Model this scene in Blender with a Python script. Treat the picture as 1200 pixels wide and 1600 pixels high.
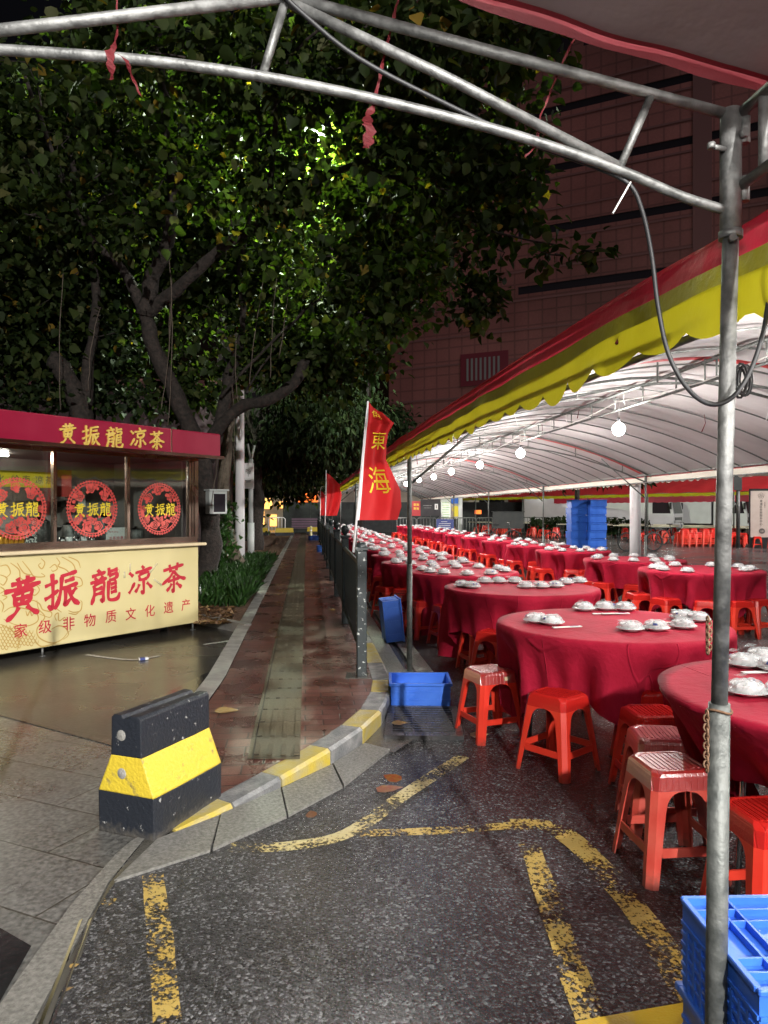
import bpy, bmesh, math, random
import numpy as np
from mathutils import Vector, Matrix, noise as mnoise
R = math.radians
rng = random.Random(7)
for o in list(bpy.data.objects):
    bpy.data.objects.remove(o)
S = bpy.context.scene
COL = S.collection

# ------------------------------------------------------------------ camera
CAMZ = 1.5
F = 1130.0
cd = bpy.data.cameras.new('camera')
cam = bpy.data.objects.new('camera', cd)
COL.objects.link(cam)
cam.location = (0, 0, CAMZ)
cam.rotation_euler = (R(90 - 0.15), 0, 0)
cd.sensor_fit = 'VERTICAL'
cd.sensor_height = 36
cd.lens = 36 * F / 1600
cd.clip_start = 0.05
cd.clip_end = 2000
S.camera = cam

# ------------------------------------------------------------------ world, weak sun added as night glow, exposure
W = bpy.data.worlds.new('World')
S.world = W
W.use_nodes = True
wn = W.node_tree.nodes
bg = wn['Background']
sky = wn.new('ShaderNodeTexSky')
sky.sky_type = 'NISHITA'
sky.sun_disc = False
SUN_EL, SUN_AZ = 48, 152
sky.sun_elevation = R(-3)
sky.sun_rotation = R(SUN_AZ)
W.node_tree.links.new(sky.outputs[0], bg.inputs[0])
bg.inputs[1].default_value = 0.05
sd = bpy.data.lights.new('night_glow', 'SUN')
sd.energy = 0.58
sd.angle = R(35)
sd.color = (1.0, 0.9, 0.88)
sun = bpy.data.objects.new('night_glow', sd)
COL.objects.link(sun)
sun.rotation_euler = (R(90 - SUN_EL), 0, R(180 - SUN_AZ))
S.view_settings.view_transform = 'Standard'
S.view_settings.look = 'None'
S.view_settings.exposure = 0
S.view_settings.gamma = 1
S.cycles.max_bounces = 7
S.cycles.diffuse_bounces = 3
S.cycles.glossy_bounces = 3
S.cycles.transmission_bounces = 4
S.cycles.transparent_max_bounces = 10
S.cycles.sample_clamp_indirect = 4
S.cycles.sample_clamp_direct = 30
S.cycles.caustics_reflective = False
S.cycles.caustics_refractive = False
BULB_STRENGTH = 1350
ADDED_BULB = 420
FLOOD = 31000
LAMP_STRENGTH = 16000

# ------------------------------------------------------------------ helpers
def G(px, py, z=0.0):
    d = (CAMZ - z) * F / (py - 797)
    return Vector(((px - 600) / F * d, d, z))
def P(px, py, d):
    return Vector(((px - 600) / F * d, d, CAMZ + (797 - py) / F * d))

class MB:
    def __init__(s):
        s.v = []; s.f = []; s.m = []; s.sm = []
    def add(s, vs, fs, mi=0, smooth=False):
        o = len(s.v)
        s.v += [tuple(p) for p in vs]
        for f in fs:
            s.f.append(tuple(i + o for i in f)); s.m.append(mi); s.sm.append(smooth)
    def box(s, c, size, rz=0, mi=0, taper=1.0, bev=0):
        x, y, z = [q / 2 for q in size]
        b = min(bev, x * .9, y * .9, z * .9)
        rows = [(-z, 1.0, b), (z, taper, b)]
        if b:
            vs = []
            def ring(zz, ins, t):
                xx, yy = x * t - ins, y * t - ins
                k = b
                return [(-xx + k - ins * 0, -yy, zz), (xx - k, -yy, zz), (xx, -yy + k, zz), (xx, yy - k, zz),
                        (xx - k, yy, zz), (-xx + k, yy, zz), (-xx, yy - k, zz), (-xx, -yy + k, zz)]
            rs = [ring(-z, b * .7, 1), ring(-z + b, 0, 1), ring(z - b, 0, taper), ring(z, b * .7, taper)]
            fs = []
            for r in range(4):
                vs += rs[r]
            for r in range(3):
                for i in range(8):
                    j = (i + 1) % 8
                    fs.append((r * 8 + i, r * 8 + j, r * 8 + 8 + j, r * 8 + 8 + i))
            fs.append(tuple(range(7, -1, -1))); fs.append(tuple(range(24, 32)))
        else:
            t = taper
            vs = [(-x, -y, -z), (x, -y, -z), (x, y, -z), (-x, y, -z), (-x * t, -y * t, z), (x * t, -y * t, z), (x * t, y * t, z), (-x * t, y * t, z)]
            fs = [(3, 2, 1, 0), (4, 5, 6, 7), (0, 1, 5, 4), (1, 2, 6, 5), (2, 3, 7, 6), (3, 0, 4, 7)]
        ca, sa = math.cos(rz), math.sin(rz)
        s.add([(c[0] + px * ca - py * sa, c[1] + px * sa + py * ca, c[2] + pz) for px, py, pz in vs], fs, mi)
    def tube(s, pts, r, n=8, mi=0, cap=True, smooth=True):
        pts = [Vector(p) for p in pts]
        rr = r if isinstance(r, (list, tuple)) else [r] * len(pts)
        vs = []; fs = []
        up = None
        for i, p in enumerate(pts):
            t = (pts[min(i + 1, len(pts) - 1)] - pts[max(i - 1, 0)])
            if t.length < 1e-9: t = Vector((0, 0, 1))
            t.normalize()
            if up is None:
                up = Vector((0, 0, 1)) if abs(t.z) < .9 else Vector((1, 0, 0))
            a = t.cross(up)
            if a.length < 1e-6:
                a = t.cross(Vector((1, 0, 0)))
            a.normalize(); b = a.cross(t).normalized(); up = b
            for k in range(n):
                th = 2 * math.pi * k / n
                vs.append(p + a * (math.cos(th) * rr[i]) + b * (math.sin(th) * rr[i]))
        for i in range(len(pts) - 1):
            for k in range(n):
                j = (k + 1) % n
                fs.append((i * n + k, i * n + j, i * n + n + j, i * n + n + k))
        o = len(s.v)
        s.add(vs, fs, mi, smooth)
        if cap:
            s.add([], [])
            s.f.append(tuple(o + k for k in range(n - 1, -1, -1))); s.m.append(mi); s.sm.append(False)
            e = o + (len(pts) - 1) * n
            s.f.append(tuple(e + k for k in range(n))); s.m.append(mi); s.sm.append(False)
    def lathe(s, prof, n=20, c=(0, 0, 0), mi=0, smooth=True):
        vs = []; fs = []
        for r, z in prof:
            for k in range(n):
                th = 2 * math.pi * k / n
                vs.append((c[0] + r * math.cos(th), c[1] + r * math.sin(th), c[2] + z))
        for i in range(len(prof) - 1):
            for k in range(n):
                j = (k + 1) % n
                fs.append((i * n + k, i * n + j, i * n + n + j, i * n + n + k))
        s.add(vs, fs, mi, smooth)
    def prism(s, poly, z0, z1, mi=0, top=None):
        n = len(poly)
        zt = [z1] * n if not isinstance(z1, (list, tuple)) else z1
        vs = [(p[0], p[1], z0) for p in poly] + [(p[0], p[1], zt[i]) for i, p in enumerate(poly)]
        fs = [tuple(range(n - 1, -1, -1)), tuple(range(n, 2 * n))]
        for i in range(n):
            j = (i + 1) % n
            fs.append((i, j, n + j, n + i))
        s.add(vs, fs, mi)
    def prism_y(s, poly, y0, y1, mi=0):      # outline in x-z, extruded along y
        n = len(poly)
        vs = [(p[0], y0, p[1]) for p in poly] + [(p[0], y1, p[1]) for p in poly]
        fs = [tuple(range(n)), tuple(range(2 * n - 1, n - 1, -1))]
        for i in range(n):
            j = (i + 1) % n
            fs.append((j, i, n + i, n + j))
        s.add(vs, fs, mi)
    def grid(s, fn, nu, nv, mi=0, smooth=True):
        vs = [fn(i / nu, j / nv) for j in range(nv + 1) for i in range(nu + 1)]
        fs = [(j * (nu + 1) + i, j * (nu + 1) + i + 1, (j + 1) * (nu + 1) + i + 1, (j + 1) * (nu + 1) + i) for j in range(nv) for i in range(nu)]
        s.add(vs, fs, mi, smooth)
    def build(s, name, mats, parent=None, recalc=False):
        me = bpy.data.meshes.new(name)
        me.from_pydata(s.v, [], s.f)
        mats = mats if isinstance(mats, (list, tuple)) else [mats]
        for m in mats: me.materials.append(m)
        me.polygons.foreach_set('material_index', s.m)
        me.polygons.foreach_set('use_smooth', s.sm)
        me.update()
        if recalc:
            bm = bmesh.new(); bm.from_mesh(me); bmesh.ops.recalc_face_normals(bm, faces=bm.faces); bm.to_mesh(me); bm.free()
        o = bpy.data.objects.new(name, me)
        COL.objects.link(o)
        if parent: o.parent = parent
        return o

def tag(o, label=None, cat=None, group=None, kind=None):
    if label: o['label'] = label
    if cat: o['category'] = cat
    if group: o['group'] = group
    if kind: o['kind'] = kind
    return o
def empty(name, loc=(0, 0, 0), rz=0, label=None, cat=None, group=None):
    o = bpy.data.objects.new(name, None)
    o.empty_display_size = .1
    COL.objects.link(o)
    o.location = loc; o.rotation_euler = (0, 0, rz)
    return tag(o, label, cat, group)
KIDS = {}
def copy_tree(o, parent=None):
    c = o.copy(); COL.objects.link(c)
    if parent: c.parent = parent
    ch = KIDS.get(o.name)
    if ch is None:
        ch = KIDS[o.name] = list(o.children)
    for k in ch: copy_tree(k, c)
    return c
USED = set()
def inst(proto, loc, rz=0, label=None, group=None):
    if proto.name in USED:
        o = copy_tree(proto)
    else:
        KIDS[proto.name] = list(proto.children)
        USED.add(proto.name); o = proto
    o.location = loc; o.rotation_euler = (0, 0, rz)
    return tag(o, label, None, group)
ORD = ['first', 'second', 'third', 'fourth', 'fifth', 'sixth', 'seventh', 'eighth', 'ninth', 'tenth', 'eleventh', 'twelfth', 'thirteenth',
       'fourteenth', 'fifteenth', 'sixteenth', 'seventeenth', 'eighteenth', 'nineteenth', 'twentieth']

# ------------------------------------------------------------------ materials
def new_mat(name):
    m = bpy.data.materials.new(name); m.use_nodes = True
    nt = m.node_tree; b = nt.nodes['Principled BSDF']
    return m, nt, b
def L(nt, a, b): nt.links.new(a, b)
def noise_node(nt, scale, detail=4, coord='Object', rough=.55, mp=None):
    tc = nt.nodes.new('ShaderNodeTexCoord')
    n = nt.nodes.new('ShaderNodeTexNoise')
    n.inputs['Scale'].default_value = scale; n.inputs['Detail'].default_value = detail; n.inputs['Roughness'].default_value = rough
    L(nt, tc.outputs[coord], n.inputs['Vector'])
    return n
def ramp(nt, src, stops):
    r = nt.nodes.new('ShaderNodeValToRGB')
    e = r.color_ramp.elements
    while len(e) < len(stops): e.new(.5)
    for i, (p, c) in enumerate(stops):
        e[i].position = p
        e[i].color = (*c, 1) if len(c) == 3 else c
    L(nt, src, r.inputs[0])
    return r
def g3(v): return (v, v, v)
def bump(nt, b, src, strength, dist=.01, prev=None):
    n = nt.nodes.new('ShaderNodeBump')
    n.inputs['Strength'].default_value = strength; n.inputs['Distance'].default_value = dist
    L(nt, src, n.inputs['Height'])
    if prev: L(nt, prev.outputs[0], n.inputs['Normal'])
    L(nt, n.outputs[0], b.inputs['Normal'])
    return n
def pbr(name, c1, c2=None, scale=6, rough=.5, rough2=None, bs=0, bscale=60, metal=0, spec=.5, lo=.35, hi=.65, coord='Object', bd=.01):
    m, nt, b = new_mat(name)
    b.inputs['Metallic'].default_value = metal
    b.inputs['Specular IOR Level'].default_value = spec
    b.inputs['Roughness'].default_value = rough
    b.inputs['Base Color'].default_value = (*c1, 1)
    if c2 is not None or rough2 is not None:
        n = noise_node(nt, scale, 5, coord)
        if c2 is not None:
            r = ramp(nt, n.outputs[0], [(lo, c1), (hi, c2)])
            L(nt, r.outputs[0], b.inputs['Base Color'])
        if rough2 is not None:
            r = ramp(nt, n.outputs[0], [(lo, g3(rough)), (hi, g3(rough2))])
            L(nt, r.outputs[0], b.inputs['Roughness'])
    if bs:
        n2 = noise_node(nt, bscale, 3, coord)
        bump(nt, b, n2.outputs[0], bs, bd)
    return m
def emis(name, c, s):
    m, nt, b = new_mat(name)
    b.inputs['Base Color'].default_value = (*c, 1)
    b.inputs['Emission Color'].default_value = (*c, 1)
    b.inputs['Emission Strength'].default_value = s
    return m
def cloth(name, c1, c2, trans=.3, scale=9, rough=.8, bs=.3, bscale=18, sheen=0):
    m, nt, b = new_mat(name)
    n = noise_node(nt, scale, 5)
    r = ramp(nt, n.outputs[0], [(.3, c1), (.7, c2)])
    L(nt, r.outputs[0], b.inputs['Base Color'])
    b.inputs['Roughness'].default_value = rough
    b.inputs['Sheen Weight'].default_value = sheen
    n2 = noise_node(nt, bscale, 4)
    bp = bump(nt, b, n2.outputs[0], bs, .02)
    if trans:
        t = nt.nodes.new('ShaderNodeBsdfTranslucent')
        L(nt, r.outputs[0], t.inputs[0])
        mx = nt.nodes.new('ShaderNodeMixShader'); mx.inputs[0].default_value = trans
        out = nt.nodes['Material Output']
        L(nt, b.outputs[0], mx.inputs[1]); L(nt, t.outputs[0], mx.inputs[2]); L(nt, mx.outputs[0], out.inputs[0])
    return m
AXR = R(6.22)      # the street's direction, seen from above

def mapped(nt, rz, sc=1.0):
    tc = nt.nodes.new('ShaderNodeTexCoord'); mp = nt.nodes.new('ShaderNodeMapping')
    mp.inputs['Rotation'].default_value = (0, 0, rz); mp.inputs['Scale'].default_value = (sc, sc, sc)
    L(nt, tc.outputs['Object'], mp.inputs['Vector'])
    return mp
def paving(name, bw, bh, mortar, ca, cb, cm, rz, rough_lo, rough_hi, offset=.5, wet=1.2, bs=.5, fine=90, speck=.25, squash=1.0):
    m, nt, b = new_mat(name)
    mp = mapped(nt, rz)
    # slight wobble so that joints are not ruler-straight
    br = nt.nodes.new('ShaderNodeTexBrick')
    br.offset = offset
    br.inputs['Scale'].default_value = 1
    br.inputs['Brick Width'].default_value = bw; br.inputs['Row Height'].default_value = bh
    br.inputs['Mortar Size'].default_value = mortar; br.inputs['Mortar Smooth'].default_value = .3
    br.inputs['Color1'].default_value = (*ca, 1); br.inputs['Color2'].default_value = (*cb, 1); br.inputs['Mortar'].default_value = (*cm, 1)
    L(nt, mp.outputs[0], br.inputs['Vector'])
    n1 = noise_node(nt, fine, 3)
    n2 = noise_node(nt, wet, 5)
    mul = nt.nodes.new('ShaderNodeMixRGB'); mul.blend_type = 'MULTIPLY'; mul.inputs[0].default_value = 1
    r1 = ramp(nt, n1.outputs[0], [(.3, g3(1 - speck * 1.6)), (.7, g3(1 + speck * .6))])
    L(nt, br.outputs[0], mul.inputs[1]); L(nt, r1.outputs[0], mul.inputs[2])
    mul2 = nt.nodes.new('ShaderNodeMixRGB'); mul2.blend_type = 'MULTIPLY'; mul2.inputs[0].default_value = 1
    r2 = ramp(nt, n2.outputs[0], [(.35, g3(.55)), (.65, g3(1.05))])
    L(nt, mul.outputs[0], mul2.inputs[1]); L(nt, r2.outputs[0], mul2.inputs[2])
    L(nt, mul2.outputs[0], b.inputs['Base Color'])
    r3 = ramp(nt, n2.outputs[0], [(.38, g3(rough_lo)), (.62, g3(rough_hi))])
    L(nt, r3.outputs[0], b.inputs['Roughness'])
    inv = nt.nodes.new('ShaderNodeMath'); inv.operation = 'MULTIPLY_ADD'; inv.inputs[1].default_value = -1; inv.inputs[2].default_value = 1
    L(nt, br.outputs['Fac'], inv.inputs[0])
    p = bump(nt, b, n1.outputs[0], .25, .004)
    bump(nt, b, inv.outputs[0], bs, .008, p)
    return m

def asphalt_mat():
    m, nt, b = new_mat('wet_asphalt')
    tc = nt.nodes.new('ShaderNodeTexCoord')
    v = nt.nodes.new('ShaderNodeTexVoronoi'); v.inputs['Scale'].default_value = 100
    L(nt, tc.outputs['Object'], v.inputs['Vector'])
    v2 = nt.nodes.new('ShaderNodeTexVoronoi'); v2.inputs['Scale'].default_value = 260
    L(nt, tc.outputs['Object'], v2.inputs['Vector'])
    sep = nt.nodes.new('ShaderNodeSeparateColor'); L(nt, v.outputs['Color'], sep.inputs[0])
    big = noise_node(nt, .9, 5)
    cr = ramp(nt, sep.outputs[0], [(0, (.012, .0125, .0145)), (.5, (.036, .037, .040)), (.82, (.078, .078, .082)), (.95, (.19, .19, .195))])
    mul = nt.nodes.new('ShaderNodeMixRGB'); mul.blend_type = 'MULTIPLY'; mul.inputs[0].default_value = 1
    rb = ramp(nt, big.outputs[0], [(.35, g3(.6)), (.65, g3(1.15))])
    L(nt, cr.outputs[0], mul.inputs[1]); L(nt, rb.outputs[0], mul.inputs[2])
    # hairline cracks and long worn streaks
    wn_ = noise_node(nt, 1.6, 4); wm = nt.nodes.new('ShaderNodeMixRGB'); wm.inputs[0].default_value = .30
    L(nt, tc.outputs['Object'], wm.inputs[1]); L(nt, wn_.outputs['Color'], wm.inputs[2])
    ve = nt.nodes.new('ShaderNodeTexVoronoi'); ve.feature = 'DISTANCE_TO_EDGE'; ve.inputs['Scale'].default_value = .62; L(nt, wm.outputs[0], ve.inputs['Vector'])
    cr2 = ramp(nt, ve.outputs['Distance'], [(0, g3(.25)), (.006, g3(1))])
    m3 = nt.nodes.new('ShaderNodeMixRGB'); m3.blend_type = 'MULTIPLY'; m3.inputs[0].default_value = .8; L(nt, mul.outputs[0], m3.inputs[1]); L(nt, cr2.outputs[0], m3.inputs[2])
    sm = nt.nodes.new('ShaderNodeMapping'); sm.inputs['Rotation'].default_value = (0, 0, -.35); sm.inputs['Scale'].default_value = (2.2, .22, 1); L(nt, tc.outputs['Object'], sm.inputs['Vector'])
    sn = nt.nodes.new('ShaderNodeTexNoise'); sn.inputs['Scale'].default_value = 1; sn.inputs['Detail'].default_value = 4; L(nt, sm.outputs[0], sn.inputs['Vector'])
    sr = ramp(nt, sn.outputs[0], [(.35, g3(.62)), (.62, g3(1.2))])
    m4 = nt.nodes.new('ShaderNodeMixRGB'); m4.blend_type = 'MULTIPLY'; m4.inputs[0].default_value = 1; L(nt, m3.outputs[0], m4.inputs[1]); L(nt, sr.outputs[0], m4.inputs[2])
    L(nt, m4.outputs[0], b.inputs['Base Color'])
    rr = ramp(nt, big.outputs[0], [(.38, g3(.10)), (.6, g3(.27))])
    L(nt, rr.outputs[0], b.inputs['Roughness'])
    b.inputs['Specular IOR Level'].default_value = .75
    d1 = ramp(nt, v.outputs['Distance'], [(0, g3(1)), (.7, g3(0))])
    d2 = ramp(nt, v2.outputs['Distance'], [(0, g3(1)), (.7, g3(0))])
    p = bump(nt, b, d1.outputs[0], .9, .009)
    bump(nt, b, d2.outputs[0], .5, .004, p)
    return m
def paint_mat(name, c1, c2, cover, scale=34):
    m, nt, b = new_mat(name)
    n = noise_node(nt, scale, 6, rough=.7); n2 = noise_node(nt, 4, 4)
    r = ramp(nt, n2.outputs[0], [(.3, c1), (.7, c2)])
    L(nt, r.outputs[0], b.inputs['Base Color'])
    b.inputs['Roughness'].default_value = .45
    ad = nt.nodes.new('ShaderNodeMath'); ad.operation = 'MULTIPLY_ADD'; ad.inputs[1].default_value = .9; L(nt, n2.outputs[0], ad.inputs[0]); L(nt, n.outputs[0], ad.inputs[2])
    a = ramp(nt, ad.outputs[0], [(cover - .08, g3(0)), (cover + .16, g3(.95))])
    t = nt.nodes.new('ShaderNodeBsdfTransparent')
    mx = nt.nodes.new('ShaderNodeMixShader')
    L(nt, a.outputs[0], mx.inputs[0]); L(nt, t.outputs[0], mx.inputs[1]); L(nt, b.outputs[0], mx.inputs[2])
    L(nt, mx.outputs[0], nt.nodes['Material Output'].inputs[0])
    nb = noise_node(nt, 120, 3); bump(nt, b, nb.outputs[0], .7, .005)
    return m
def leaf_mat(name, stops, trans=.35, rough=.4):
    m, nt, b = new_mat(name)
    geo = nt.nodes.new('ShaderNodeNewGeometry')
    r = ramp(nt, geo.outputs['Random Per Island'], stops)
    L(nt, r.outputs[0], b.inputs['Base Color']); b.inputs['Roughness'].default_value = rough
    t = nt.nodes.new('ShaderNodeBsdfTranslucent')
    br = nt.nodes.new('ShaderNodeMixRGB'); br.blend_type = 'MULTIPLY'; br.inputs[0].default_value = 1; br.inputs[2].default_value = (1.5, 1.75, .5, 1)
    L(nt, r.outputs[0], br.inputs[1]); L(nt, br.outputs[0], t.inputs[0])
    mx = nt.nodes.new('ShaderNodeMixShader'); mx.inputs[0].default_value = trans
    L(nt, b.outputs[0], mx.inputs[1]); L(nt, t.outputs[0], mx.inputs[2]); L(nt, mx.outputs[0], nt.nodes['Material Output'].inputs[0])
    return m
def film_mat(name, clear=.75, tint=(.9, .92, .95), rough=.06, bscale=30, bs=.6):
    m, nt, b = new_mat(name)
    b.inputs['Base Color'].default_value = (*tint, 1); b.inputs['Roughness'].default_value = rough
    t = nt.nodes.new('ShaderNodeBsdfTransparent')
    mx = nt.nodes.new('ShaderNodeMixShader'); mx.inputs[0].default_value = 1 - clear
    if bs:
        n = noise_node(nt, bscale, 4); bump(nt, b, n.outputs[0], bs, .01)
    L(nt, t.outputs[0], mx.inputs[1]); L(nt, b.outputs[0], mx.inputs[2]); L(nt, mx.outputs[0], nt.nodes['Material Output'].inputs[0])
    return m
def glass_mat(name, base=.08):
    m, nt, b = new_mat(name)
    gl = nt.nodes.new('ShaderNodeBsdfGlossy'); gl.inputs['Roughness'].default_value = .03
    t = nt.nodes.new('ShaderNodeBsdfTransparent'); t.inputs[0].default_value = (.86, .9, .88, 1)
    fr = nt.nodes.new('ShaderNodeLayerWeight'); fr.inputs[0].default_value = .35
    ad = nt.nodes.new('ShaderNodeMath'); ad.operation = 'MULTIPLY_ADD'; ad.inputs[1].default_value = .8; ad.inputs[2].default_value = base
    L(nt, fr.outputs['Fresnel'], ad.inputs[0])
    mx = nt.nodes.new('ShaderNodeMixShader'); L(nt, ad.outputs[0], mx.inputs[0])
    L(nt, t.outputs[0], mx.inputs[1]); L(nt, gl.outputs[0], mx.inputs[2]); L(nt, mx.outputs[0], nt.nodes['Material Output'].inputs[0])
    return m
def seat_mat(name, c, wetness):
    m, nt, b = new_mat(name)
    n = noise_node(nt, 3, 3)
    r = ramp(nt, n.outputs[0], [(.3, tuple(x * .85 for x in c)), (.7, c)]); L(nt, r.outputs[0], b.inputs['Base Color'])
    b.inputs['Roughness'].default_value = wetness
    mp = mapped(nt, 0, 1)
    w = nt.nodes.new('ShaderNodeTexWave'); w.inputs['Scale'].default_value = 12; w.bands_direction = 'X'; w.inputs['Distortion'].default_value = .3
    L(nt, mp.outputs[0], w.inputs['Vector'])
    wr = ramp(nt, w.outputs['Fac'], [(.0, g3(0)), (.12, g3(1))])
    n2 = noise_node(nt, 90, 2); 
    p = bump(nt, b, wr.outputs[0], .5, .003)
    bump(nt, b, n2.outputs[0], .35, .004, p)
    return m

M = {}
M['asphalt'] = asphalt_mat()
M['line'] = paint_mat('worn_yellow_paint', (.40, .235, .022), (.43, .32, .10), 1.02, 60)
M['line_whole'] = paint_mat('worn_pale_yellow_paint', (.44, .32, .07), (.46, .40, .22), .97, 60)
M['line_fresh'] = paint_mat('yellow_paint', (.60, .40, .02), (.52, .33, .02), .45)
M['line_white'] = paint_mat('worn_white_paint', (.5, .5, .47), (.42, .42, .4), .80)
M['concrete'] = pbr('damp_concrete', (.20, .195, .185), (.33, .32, .30), 5, .55, .3, .6, 90)
M['concrete_dark'] = pbr('wet_mortar', (.055, .053, .045), (.085, .08, .07), 4, .25, .12, .3, 60)
M['kerb_yellow'] = pbr('chipped_yellow_kerb', (.42, .32, .04), (.33, .29, .17), 9, .5, .3, .5, 70)
M['kerb_grey'] = pbr('chipped_dark_kerb', (.12, .125, .13), (.24, .24, .235), 12, .5, .3, .6, 80)
M['granite'] = pbr('granite', (.11, .108, .10), (.21, .205, .19), 60, .5, .3, .4, 120)
M['brick'] = paving('red_clay_paving', .235, .118, .006, (.170, .070, .054), (.125, .054, .044), (.045, .034, .03), -AXR, .24, .40, wet=2.2)
M['tactile'] = paving('ochre_tactile_paving', .30, .30, .006, (.135, .115, .072), (.12, .10, .066), (.05, .04, .03), -AXR, .5, .65, offset=0, wet=2.6)
M['tactile'].node_tree.nodes['Principled BSDF'].inputs['Specular IOR Level'].default_value = .25
M['plaza'] = paving('granite_slabs', .75, .38, .005, (.125, .124, .117), (.155, .153, .145), (.05, .046, .04), R(24), .17, .36, wet=1.0, fine=45, speck=.4)
M['plaza_wet'] = paving('wet_brown_slabs', 1.2, .6, .005, (.070, .066, .056), (.062, .058, .050), (.045, .04, .03), R(24), 0.17, .34, wet=.5, fine=50, speck=.2, bs=.15)
M['plaza_dark'] = paving('wet_black_slabs', 1.2, .6, .005, (.022, .023, .024), (.03, .03, .031), (.03, .03, .03), R(24), .09, .25, wet=.7, fine=50, speck=.2, bs=.15)
M['dirt'] = pbr('leaf_strewn_earth', (.05, .032, .02), (.17, .085, .045), 26, .9, .6, .9, 40, bd=.04)
M['galv'] = pbr('galvanised_steel', (.12, .122, .12), (.25, .252, .248), 26, .5, .66, .25, 60, metal=.7)
M['galv_dull'] = pbr('weathered_steel', (.09, .097, .093), (.17, .178, .17), 26, .5, .62, .25, 70, metal=.55)
M['chrome'] = pbr('bright_steel', (.6, .6, .6), None, rough=.2, metal=1)
M['darksteel'] = pbr('dark_steel', (.05, .05, .055), (.09, .085, .085), 10, .5, .35, .2, 50, metal=.5)
M['iron'] = pbr('cast_iron', (.04, .04, .042), (.075, .07, .07), 20, .4, .25, .4, 60, metal=.4)
M['rust'] = pbr('rusty_chain', (.12, .06, .03), (.22, .13, .08), 40, .8, metal=.3)
M['rubber'] = pbr('black_cable', (.010, .010, .012), (.016, .016, .018), 8, .55)
M['white_wire'] = pbr('white_wire', (.7, .7, .68), None, rough=.5)
M['stool'] = pbr('red_plastic', (.62, .030, .016), (.70, .045, .022), 4, .34, .42, .06, 30)
M['stool_pale'] = pbr('faded_red_plastic', (.60, .10, .07), (.52, .05, .035), 7, .4)
M['seat'] = seat_mat('wet_red_seat', (.52, .018, .014), .16)
M['table_cloth'] = cloth('crimson_tablecloth', (.26, .004, .020), (.41, .010, .038), .06, 3.2, .85, .35, 26, 0)
def _crease(m):
    nt = m.node_tree; b = nt.nodes['Principled BSDF']
    mp = mapped(nt, .2); br = nt.nodes.new('ShaderNodeTexBrick'); br.offset = 0
    for k, v in (('Scale', 1), ('Brick Width', .37), ('Row Height', .46), ('Mortar Size', .006), ('Mortar Smooth', 1)): br.inputs[k].default_value = v
    L(nt, mp.outputs[0], br.inputs['Vector'])
    prev = b.inputs['Normal'].links[0].from_node
    bp = nt.nodes.new('ShaderNodeBump'); bp.inputs['Strength'].default_value = .7; bp.inputs['Distance'].default_value = .008
    L(nt, br.outputs['Fac'], bp.inputs['Height']); L(nt, prev.outputs[0], bp.inputs['Normal']); L(nt, bp.outputs[0], b.inputs['Normal'])
_crease(M['table_cloth'])
M['table_cloth'].node_tree.nodes['Principled BSDF'].inputs['Specular IOR Level'].default_value = .2
M['seat_wet'] = seat_mat('rain_soaked_seat', (.52, .018, .014), .3)
_b = M['seat_wet'].node_tree.nodes['Principled BSDF']; _b.inputs['Coat Weight'].default_value = 1; _b.inputs['Coat Roughness'].default_value = .22; _b.inputs['Specular IOR Level'].default_value = 1
_n = M['seat_wet'].node_tree; _g = _n.nodes.new('ShaderNodeBsdfGlossy'); _g.inputs['Roughness'].default_value = .3
_x = _n.nodes.new('ShaderNodeMixShader'); _x.inputs[0].default_value = .3
L(_n, _b.inputs['Normal'].links[0].from_socket, _g.inputs['Normal']); L(_n, _b.outputs[0], _x.inputs[1]); L(_n, _g.outputs[0], _x.inputs[2]); L(_n, _x.outputs[0], _n.nodes['Material Output'].inputs[0])
M['hem_red'] = cloth('dull_red_hem', (.13, .006, .012), (.17, .010, .018), .2, 3, .6, .3, 12)
M['table_wood'] = pbr('plywood', (.42, .33, .2), (.55, .45, .3), 5, .6)
M['china'] = pbr('white_china', (.72, .73, .73), None, rough=.12)
M['film'] = film_mat('crinkled_film', .70, (.85, .88, .9), .08, 38, .9)
M['film_print'] = pbr('printed_film', (.72, .74, .78), (.08, .12, .42), 55, .15, lo=.55, hi=.62)
M['paper'] = pbr('white_paper', (.75, .75, .73), (.65, .65, .64), 20, .7)
M['blue'] = pbr('blue_crate_plastic', (.032, .13, .60), (.045, .17, .68), 5, .35, .45, .08, 40)
M['blue_dark'] = pbr('dark_blue_crate_plastic', (.02, .09, .42), (.03, .12, .50), 5, .38)
M['roof_in'] = cloth('pale_tent_lining', (.38, .36, .365), (.54, .52, .525), .18, 1.1, .45, .35, 7)
M['roof_red'] = cloth('red_tent_sheet', (.40, .018, .025), (.48, .03, .035), .25, 2, .5, .3, 8)
M['val_red'] = cloth('red_valance', (.46, .02, .045), (.52, .035, .06), .3, 3, .55, .3, 12)
M['val_yellow'] = cloth('yellow_valance', (.42, .38, .01), (.52, .47, .02), .35, 3, .55, .35, 12)
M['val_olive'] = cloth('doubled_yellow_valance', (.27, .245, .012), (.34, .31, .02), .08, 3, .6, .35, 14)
M['val_cream'] = cloth('cream_valance', (.60, .55, .46), (.66, .62, .55), .3, 3, .55, .3, 12)
M['val_pink'] = cloth('pale_red_band', (.55, .12, .14), (.60, .2, .2), .3, 3, .55, .3, 12)
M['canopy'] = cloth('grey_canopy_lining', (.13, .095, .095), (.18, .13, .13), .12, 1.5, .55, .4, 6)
M['ribbon'] = cloth('red_ribbon', (.085, .003, .006), (.12, .006, .010), .3, 8, .7)
M['flag'] = cloth('red_flag', (.55, .014, .018), (.60, .02, .022), .4, 2, .7, .15, 20)
M['gold'] = pbr('gold_lettering', (.72, .47, .06), (.80, .60, .18), 30, .4, metal=.3)
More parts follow.
